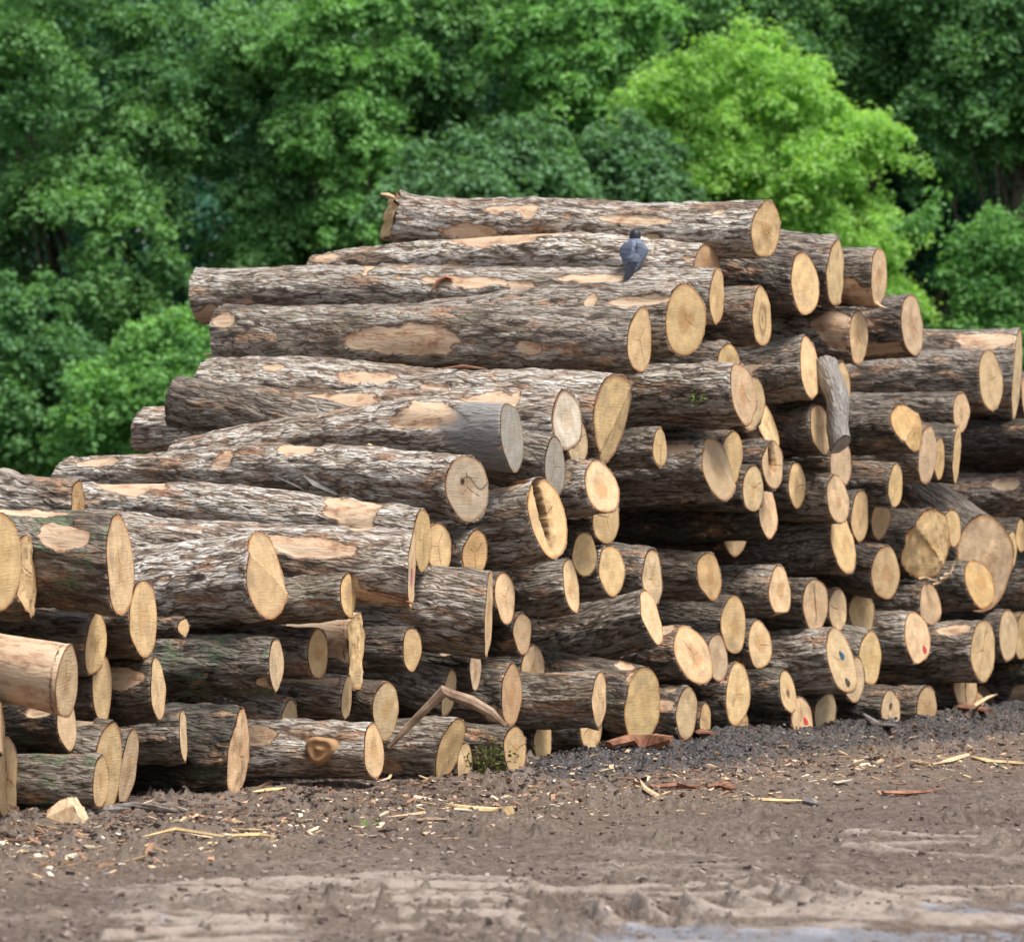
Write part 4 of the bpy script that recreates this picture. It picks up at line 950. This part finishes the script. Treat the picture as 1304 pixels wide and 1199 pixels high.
# ------------------------------------------------------------ leaves
def leaf_mat(name,c1,c2,trans=.35):
    s=NT(name); co=s.n('ShaderNodeTexCoord').outputs['Object']
    t=s.attr('tint'); n=s.noise(co,1.1,3)
    f_=s.math('ADD',s.math('MULTIPLY',t,.7),s.math('MULTIPLY',n.outputs[0],.3),clamp=True)
    c=s.mix(f_,c1,c2)
    d=s.n('ShaderNodeBsdfPrincipled'); s.set(d.inputs['Base Color'],c); d.inputs['Roughness'].default_value=.55; d.inputs['Specular IOR Level'].default_value=.25
    tr=s.n('ShaderNodeBsdfTranslucent'); s.set(tr.inputs[0],s.mix(1.0,c,(1.25,1.35,.6),'MULTIPLY'))
    mx=s.n('ShaderNodeMixShader'); mx.inputs[0].default_value=trans
    s.t.links.new(d.outputs[0],mx.inputs[1]); s.t.links.new(tr.outputs[0],mx.inputs[2]); s.t.links.new(mx.outputs[0],s.out.inputs[0])
    return s.m
def leaves(cent,nrm,size,rg,aspect=.62):
    """one bent pair of triangles... a folded quad per leaf"""
    n=len(cent)
    nrm=nrm/np.linalg.norm(nrm,axis=1,keepdims=True)
    a=np.cross(nrm,rg.normal(size=(n,3))); a/=np.linalg.norm(a,axis=1,keepdims=True)
    b=np.cross(nrm,a); sz=(size*rg.uniform(.6,1.35,n))[:,None]
    p0=cent-a*sz; p2=cent+a*sz-nrm*sz*.25; p1=cent+b*sz*aspect+nrm*sz*.12; p3=cent-b*sz*aspect+nrm*sz*.12
    V=np.stack([p0,p1,p2,p3],1).reshape(-1,3)
    Q=np.arange(n*4).reshape(-1,4)
    return V,Q
M_TRUNK=mat_plain('tree trunk bark',(.05,.042,.034),(.16,.13,.105),6,.9)
def tree(label,cx,cytop,cybot,halfw,D,mat,n,seed,leaf=.085,clump=.75,nclump=90,depth=None,droop=.5,cat='tree',lobes=None,name='leafy_tree',dens=.75,group='trees of the wood behind the pile'):
    """crown given by photo pixels: centre column, top and bottom rows, half width"""
    D*=1.4; leaf*=1.12; clump*=1.4
    rg=R(seed); sc_=D/F; x0=(cx-CX)*sc_; zt=H+(YH-cytop)*sc_; zb=max(H+(YH-cybot)*sc_,.3); hw=halfw*sc_*1.15
    dp=depth or hw; hz=(zt-zb)/2; zc=(zt+zb)/2
    root=empty(name,(x0,D,0)); tag(root,label,cat,group)
    # clump centres: on shells with an uneven radius
    u=rg.normal(size=(nclump,3)); u/=np.linalg.norm(u,axis=1,keepdims=True)
    u[:,1]=np.where(rg.rand(nclump)<.72,-np.abs(u[:,1]),u[:,1])
    rad_=rg.uniform(.4,1.0,nclump)**.6*(1+.22*np.sin(u[:,0]*5+seed)+.20*np.sin(u[:,2]*6+seed*2))
    C=u*rad_[:,None]*np.array([hw,dp,hz])*.90; C[:,2]+=zc
    wz=1.05+.25*rg.normal(size=nclump)+.3*np.abs(u[:,2])
    C[:,0]*=wz
    cs=clump*rg.uniform(.5,1.6,nclump)
    if lobes:
        lb=np.array(lobes,float); w_=lb[:,2]**2; li=rg.choice(len(lb),nclump,p=w_/w_.sum())
        q0=rg.normal(size=(nclump,3)); q0/=np.linalg.norm(q0,axis=1,keepdims=True); q0*=rg.uniform(.3,.85,(nclump,1))
        C=np.stack([(lb[li,0]-cx)*sc_,-hw*.35*rg.rand(nclump),H+(YH-lb[li,1])*sc_],-1)+q0*(lb[li,2]*sc_)[:,None]
    per=rg.multinomial(n,cs**2/np.sum(cs**2))
    idx=np.repeat(np.arange(nclump),per)
    nsub=14
    sq=rg.normal(size=(nclump,nsub,3)); sq/=np.linalg.norm(sq,axis=2,keepdims=True); sq[...,2]=np.where(sq[...,2]<-.35,-sq[...,2],sq[...,2])
    sc2=sq*rg.uniform(.45,1.25,(nclump,nsub,1))*cs[:,None,None]; sr=rg.uniform(.22,.5,(nclump,nsub))*cs[:,None]
    j=rg.randint(0,nsub,n); q=rg.normal(size=(n,3)); q/=np.linalg.norm(q,axis=1,keepdims=True)
    q[:,2]=np.where((q[:,2]<-.2)&(rg.rand(n)<.6),-q[:,2],q[:,2])
    off=sc2[idx,j]*np.array([1,1,.95])+q*(np.abs(rg.normal(.75,.35,n)))[:,None]*sr[idx,j][:,None]*np.array([1.1,1.1,.9])
    off[:,2]-=droop*(off[:,0]**2+off[:,1]**2)/cs[idx]*.45
    Pn=C[idx]+off
    keep=Pn[:,2]>.15; Pn=Pn[keep]; q=q[keep]; idx=idx[keep]
    nr=q*.7+rg.normal(size=q.shape)*.45+np.array([0,0,.5])
    V,Q=leaves(Pn,nr,leaf,rg)
    ct=np.clip(rg.normal(.45,.25,nclump),0,1)
    tint=np.repeat(np.clip(ct[idx]+rg.normal(0,.18,len(idx)),0,1),4)
    me=mesh_np('crown',V,Q,(mat,),False,None,{'tint':tint})
    link('crown',me,root)
    # trunk with limbs to some clumps
    parts=[]
    th=max(zc*.9,1.0)
    pts=[Vector((0,0,-.2)),Vector((.05*hw*rg.normal(),0,th*.35)),Vector((.1*hw*rg.normal(),.1*dp*rg.normal(),th*.7)),Vector((.12*hw*rg.normal(),0,th*1.15))]
    tr=.012*zt+.05
    parts.append(tube(pts,[tr*1.4,tr,tr*.8,tr*.35],9,seed,.08))
    pts=[np.array(p) for p in pts]
    for j in rg.permutation(nclump)[:16]:
        a=pts[1]+(pts[3]-pts[1])*rg.uniform(0,.85); b=C[j]; m_=(a+b)/2+np.array([0,0,-.08*np.linalg.norm(b-a)])
        parts.append(tube([a,m_,b],[tr*.38,tr*.24,tr*.06],6,int(j),.1))
    v,fc=merge(parts); me=mesh_np('trunk',v,fc,(M_TRUNK,),True); link('trunk',me,root)
    return root
G_mid=leaf_mat('mid green leaves',(.068,.178,.078),(.23,.43,.15))
G_dark=leaf_mat('deep green leaves',(.020,.085,.068),(.085,.225,.130))  # shade and bluish shadow tone of the gaps put into the leaf colour
G_soft=leaf_mat('soft green leaves',(.10,.255,.085),(.30,.55,.17))
G_brt=leaf_mat('bright yellow green leaves',(.24,.44,.11),(.45,.68,.21),.45)
G_teal=leaf_mat('blue green leaves',(.080,.175,.085),(.19,.36,.165))
G_lite=leaf_mat('light green leaves',(.11,.26,.075),(.28,.50,.15),.4)
tree('bright yellow green tree right of centre, lighter than all the others',955,42,520,178,96,G_brt,120000,1,.075,.50,190,droop=.6,lobes=[(900,125,72),(842,150,55),(965,105,66),(1030,150,70),(1075,215,70),(900,230,110),(1010,270,120),(1105,310,65),(1125,365,55),(848,265,70),(960,380,120),(1080,420,80),(840,400,70)])
tree('mid green tree at the left edge with drooping leafy boughs',105,-60,600,190,100,G_mid,105000,2,.085,.66,95)
tree('broad mid green tree standing left of the topmost log, light clumps near its top',400,-40,520,150,101,G_mid,90000,3,.085,.62,85)
tree('light green tree above the left end of the topmost log',455,5,330,62,98,G_soft,52000,4,.08,.42,95,droop=.6,lobes=[(430,45,48),(480,25,40),(395,95,40),(455,120,42),(350,60,30),(420,190,38),(470,215,45),(385,160,30),(500,90,35),(440,290,50),(510,270,45)])
tree('mid green tree above the middle of the topmost log',640,-60,420,115,101,G_mid,75000,5,.085,.62,115)
tree('light green drooping tree touching the left side of the brightest tree',752,20,300,68,98,G_soft,60000,6,.08,.42,110,droop=.7,lobes=[(760,50,50),(700,30,40),(800,100,35),(745,130,48),(700,95,38),(780,190,42),(735,215,45),(650,60,35),(690,170,38),(815,30,40),(760,270,50)])
tree('blue green shrub just above the middle of the topmost log',640,185,330,120,90,G_teal,36000,7,.085,.42,80,cat='shrub',name='shrub',group='shrubs at the edge of the wood')
tree('blue green shrub below the left side of the brightest tree',800,180,330,75,91,G_teal,26000,8,.085,.4,50,cat='shrub',name='shrub',group='shrubs at the edge of the wood')
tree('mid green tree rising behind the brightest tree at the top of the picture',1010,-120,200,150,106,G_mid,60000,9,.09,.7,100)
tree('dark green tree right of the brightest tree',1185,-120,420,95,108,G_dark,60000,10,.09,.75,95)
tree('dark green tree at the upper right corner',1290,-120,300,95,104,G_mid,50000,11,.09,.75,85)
tree('lighter green shrub at the right edge above the large edge on log',1305,225,520,75,93,G_soft,32000,12,.08,.5,60,cat='shrub',name='shrub',group='shrubs at the edge of the wood')
tree('light green low bush beside the left ends of the long logs',215,425,640,95,92,G_soft,34000,13,.08,.45,70,cat='shrub',name='shrub',group='shrubs at the edge of the wood')
tree('green bush low at the left edge above the log slope',35,370,640,85,94,G_mid,32000,14,.085,.5,65,cat='shrub',name='shrub',group='shrubs at the edge of the wood')
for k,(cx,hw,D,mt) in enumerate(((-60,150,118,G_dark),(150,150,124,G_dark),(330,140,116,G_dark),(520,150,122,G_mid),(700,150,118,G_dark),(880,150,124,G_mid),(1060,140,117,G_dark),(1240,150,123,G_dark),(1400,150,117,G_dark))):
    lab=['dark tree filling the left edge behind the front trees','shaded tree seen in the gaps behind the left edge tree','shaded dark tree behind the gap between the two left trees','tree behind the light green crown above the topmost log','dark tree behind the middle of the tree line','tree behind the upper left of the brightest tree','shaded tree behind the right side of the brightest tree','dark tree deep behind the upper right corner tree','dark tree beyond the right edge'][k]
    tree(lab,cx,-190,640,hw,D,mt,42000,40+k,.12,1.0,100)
# undergrowth mass deep in the wood
rg=R(99); n=120000
X=rg.uniform(-38,38,n); Y=rg.uniform(180,192,n); Z=rg.rand(n)*33
V,Q=leaves(np.stack([X,Y,Z],-1),rg.normal(size=(n,3))+np.array([0,-.3,.6]),.30,rg)
me=mesh_np('far_wood',V,Q,(G_dark,),False,None,{'tint':np.repeat(rg.rand(n)*.4,4)})
tag(link('far_wood',me),'dense far wood closing the view behind the trees',kind='stuff')

# little green shoots at the pile
def shoot(label,px,py,D,size,n,seed,mat,name='weed'):
    rg=R(seed); c=P(px,py,D); Pn=rg.normal(size=(n,3))*np.array([size,size*.5,size*.8])
    V,Q=leaves(Pn,rg.normal(size=(n,3))+np.array([0,-1,.4]),size*.30,rg,.5)
    me=mesh_np(name,V,Q,(mat,),False,None,{'tint':np.repeat(rg.rand(n),4)}); o=link(name,me); o.location=c; tag(o,label,'plant')
g14=GEO['T14']; shoot('tiny bright green leaf sprig on the side of the grey mossy log',*on_log('T14',888,505,.075),.042,16,1,leaf_mat('fresh leaf',(.15,.42,.03),(.30,.62,.06)),'leaf_sprig')
shoot('scrubby olive weed growing at the foot of the pile left of the bottom row',624,968,37.0,.085,160,2,leaf_mat('olive weed leaves',(.05,.065,.02),(.16,.16,.06)))
shoot('small green weed on the mud in front of the knotted log',466,1048,gd(1050),.04,30,3,leaf_mat('pale weed leaves',(.15,.25,.06),(.35,.5,.2)))

# ------------------------------------------------------------ bird
def bird():
    D=GEO['T3'][1]+.05; 
    v=GEO['T3']; q=(806-CX)/F; t=(v[3]-q*v[4])/((v[3]-q*v[4])-(v[0]-q*v[1])); Dp=v[4]+(v[1]-v[4])*t
    rr=v[7]+(v[6]-v[7])*t; ztop=v[5]+(v[2]-v[5])*t+rr
    Dq=Dp-.10; m=Dq/F
    base=P(806,352,Dq); base.z=min(base.z,ztop+.01)
    root=empty('crow',base); tag(root,'grey blue crow with black head perched, back turned, on the long stripy log','bird')
    gm=mat_plain('grey plumage',(.085,.10,.14),(.22,.255,.33),16,.7,(1,1,2.5),.4,.01,.3)
    bl=mat_plain('black plumage',(.008,.009,.016),(.022,.024,.036),16,.5,(1,1,2),.3,.01,.4)
    def loft(sec,name,mat,par,seg=20):
        V=[]
        for (cx,cy,cz,rx,ry) in sec:
            for k in range(seg):
                a=2*math.pi*k/seg; V.append((cx*m+rx*m*math.cos(a),cy*m+ry*m*math.sin(a),cz*m))
        n=len(sec); Q=[[i*seg+k,i*seg+(k+1)%seg,(i+1)*seg+(k+1)%seg,(i+1)*seg+k] for i in range(n-1) for k in range(seg)]
        V+= [tuple(np.mean(V[:seg],0)),tuple(np.mean(V[-seg:],0))]; a=len(V)-2
        T=[[a,(k+1)%seg,k] for k in range(seg)]+[[a+1,(n-1)*seg+k,(n-1)*seg+(k+1)%seg] for k in range(seg)]
        me=mesh_np(name,np.array(V),[np.array(Q),np.array(T)],(mat,),True)
        o=link(name,me,par); md=o.modifiers.new('s','SUBSURF'); md.levels=md.render_levels=1; return o
    # body from rump to crown of the head (pixels, up = z), leaning slightly forward (away)
    body=loft([(-2,-2,6,3,3),(-1,0,10,8,8),(0,2,16,13,12),(1,4,24,16.5,15),(2,6,33,17,15),(2.5,8,41,14.5,13),(2.8,10,46,9,9),(3,11,49,6.6,7),(3,12,53,6.9,8),(3.2,12.5,57,6.2,7.5),(3.2,12.5,60,3.2,4)],'body',gm,root)
    loft([(2.9,10.5,47.2,7.6,8),(3,11,49.5,7.3,7.8),(3,12,53,7.6,8.8),(3.2,12.5,57,7.0,8.3),(3.3,12.5,60,4.5,5.5),(3.3,12.5,61.6,1.2,1.6)],'hood',bl,root)
    # beak points away and slightly to the right
    vv,fc=tube([Vector((3.5*m,19*m,54*m)),Vector((4.5*m,25*m,53.5*m)),Vector((5.2*m,31*m,51.5*m))],[2.6*m,1.9*m,.4*m],8,1,0)
    link('beak',mesh_np('beak',vv,fc,(bl,),True),root)
    # folded wings: curved shells over the back
    for sx in (-1,1):
        V=[];nu,nv=12,9
        for i in range(nu):
            u_=i/(nu-1); z=44-40*u_
            wid=(4+13*math.sin(min(1,u_*1.5+.12)*math.pi*.62))*(1-.72*u_**2.2); 
            for j in range(nv):
                w_=j/(nv-1); a=-math.pi/2+sx*(.12+1.35*w_*(1-.25*u_))
                cx=1.5+sx*1.0*(1-u_)-1.5*u_; R1=max(wid,1.5)*1.08+1.0
                V.append(((cx+math.cos(a)*R1+sx*.3)*m,(6-6*u_+math.sin(a)*(15.5-8*u_)*1.0)*m,(z+1.5*w_*u_*4)*m))
        Q=[[i*nv+j,i*nv+j+1,(i+1)*nv+j+1,(i+1)*nv+j] for i in range(nu-1) for j in range(nv-1)]
        o=link('wing',mesh_np('wing',np.array(V),np.array(Q),(mat_plain('wing feathers',(.07,.085,.125),(.18,.21,.28),14,.6,(1,1,3.5)),),True),root)
        md=o.modifiers.new('t','SOLIDIFY'); md.thickness=.012; md.offset=0
    # tail hanging below, slightly left
    V=[(-6,-11,18),(5,-11,18),(6,-9,18),(-7,-9,18),(-13,-15,-4),(-3,-15,-7),(-3,-13.5,-7),(-13,-13.5,-4)]
    link('tail',mesh_np('tail',np.array(V)*m,np.array([[0,1,5,4],[1,2,6,5],[2,3,7,6],[3,0,4,7],[0,3,2,1],[4,5,6,7]]),(bl,),False),root)
    for lx in (-4,6):
        vv,fc=tube([Vector((lx*m,2*m,9*m)),Vector((lx*m,1*m,3*m)),Vector((lx*m,4*m,-2*m))],[2.2*m,.9*m,.8*m],6,1,0)
        parts=[(vv,fc)]
        for tx in (-2.5,0,2.5): parts.append(tube([Vector((lx*m,3*m,-1.5*m)),Vector(((lx+tx)*m,7*m,-2*m)),Vector(((lx+tx*1.4)*m,9*m,-3.5*m))],[.8*m,.7*m,.3*m],5,1,0))
        vv,fc=merge(parts); link('leg',mesh_np('leg',vv,fc,(bl,),True),root)
bird()

# ------------------------------------------------------------ light, sky, camera
SUN_EL,SUN_AZ=math.radians(66),math.radians(122)      # azimuth clockwise from +Y (view direction)
W=bpy.data.worlds.new('World'); sc.world=W; W.use_nodes=True; nt=W.node_tree; nt.nodes.clear()
sky=nt.nodes.new('ShaderNodeTexSky'); sky.sky_type='NISHITA'; sky.sun_disc=False; sky.sun_elevation=SUN_EL; sky.sun_rotation=SUN_AZ
sky.dust_density=3.0; sky.air_density=1.0; sky.ozone_density=1.0
bg=nt.nodes.new('ShaderNodeBackground'); bg.inputs[1].default_value=.09; ow=nt.nodes.new('ShaderNodeOutputWorld')
hs=nt.nodes.new('ShaderNodeHueSaturation'); hs.inputs['Saturation'].default_value=.5; nt.links.new(sky.outputs[0],hs.inputs['Color']); nt.links.new(hs.outputs[0],bg.inputs[0]); nt.links.new(bg.outputs[0],ow.inputs[0])
ld=bpy.data.lights.new('sun','SUN'); ld.energy=2.0; ld.angle=math.radians(24); ld.color=(1,.965,.91)
lo=bpy.data.objects.new('sun',ld); COL.objects.link(lo)
sd=Vector((math.sin(SUN_AZ)*math.cos(SUN_EL),math.cos(SUN_AZ)*math.cos(SUN_EL),math.sin(SUN_EL)))
lo.rotation_euler=sd.to_track_quat('Z','Y').to_euler()
cd=bpy.data.cameras.new('camera'); cam=bpy.data.objects.new('camera',cd); COL.objects.link(cam); sc.camera=cam
cam.location=(0,0,H); cam.rotation_euler=(math.radians(90),0,0)
cd.sensor_width=36; cd.sensor_fit='HORIZONTAL'; cd.lens=F/1304*36; cd.shift_y=(YH-599.5)/1304; cd.clip_start=.5; cd.clip_end=3000
cd.dof.use_dof=True; cd.dof.focus_distance=35.5; cd.dof.aperture_fstop=(cd.lens/1000)/.046
sc.render.resolution_x=1024; sc.render.resolution_y=941
sc.view_settings.view_transform='Standard'; sc.view_settings.look='None'; sc.view_settings.gamma=1; sc.view_settings.exposure=1.25
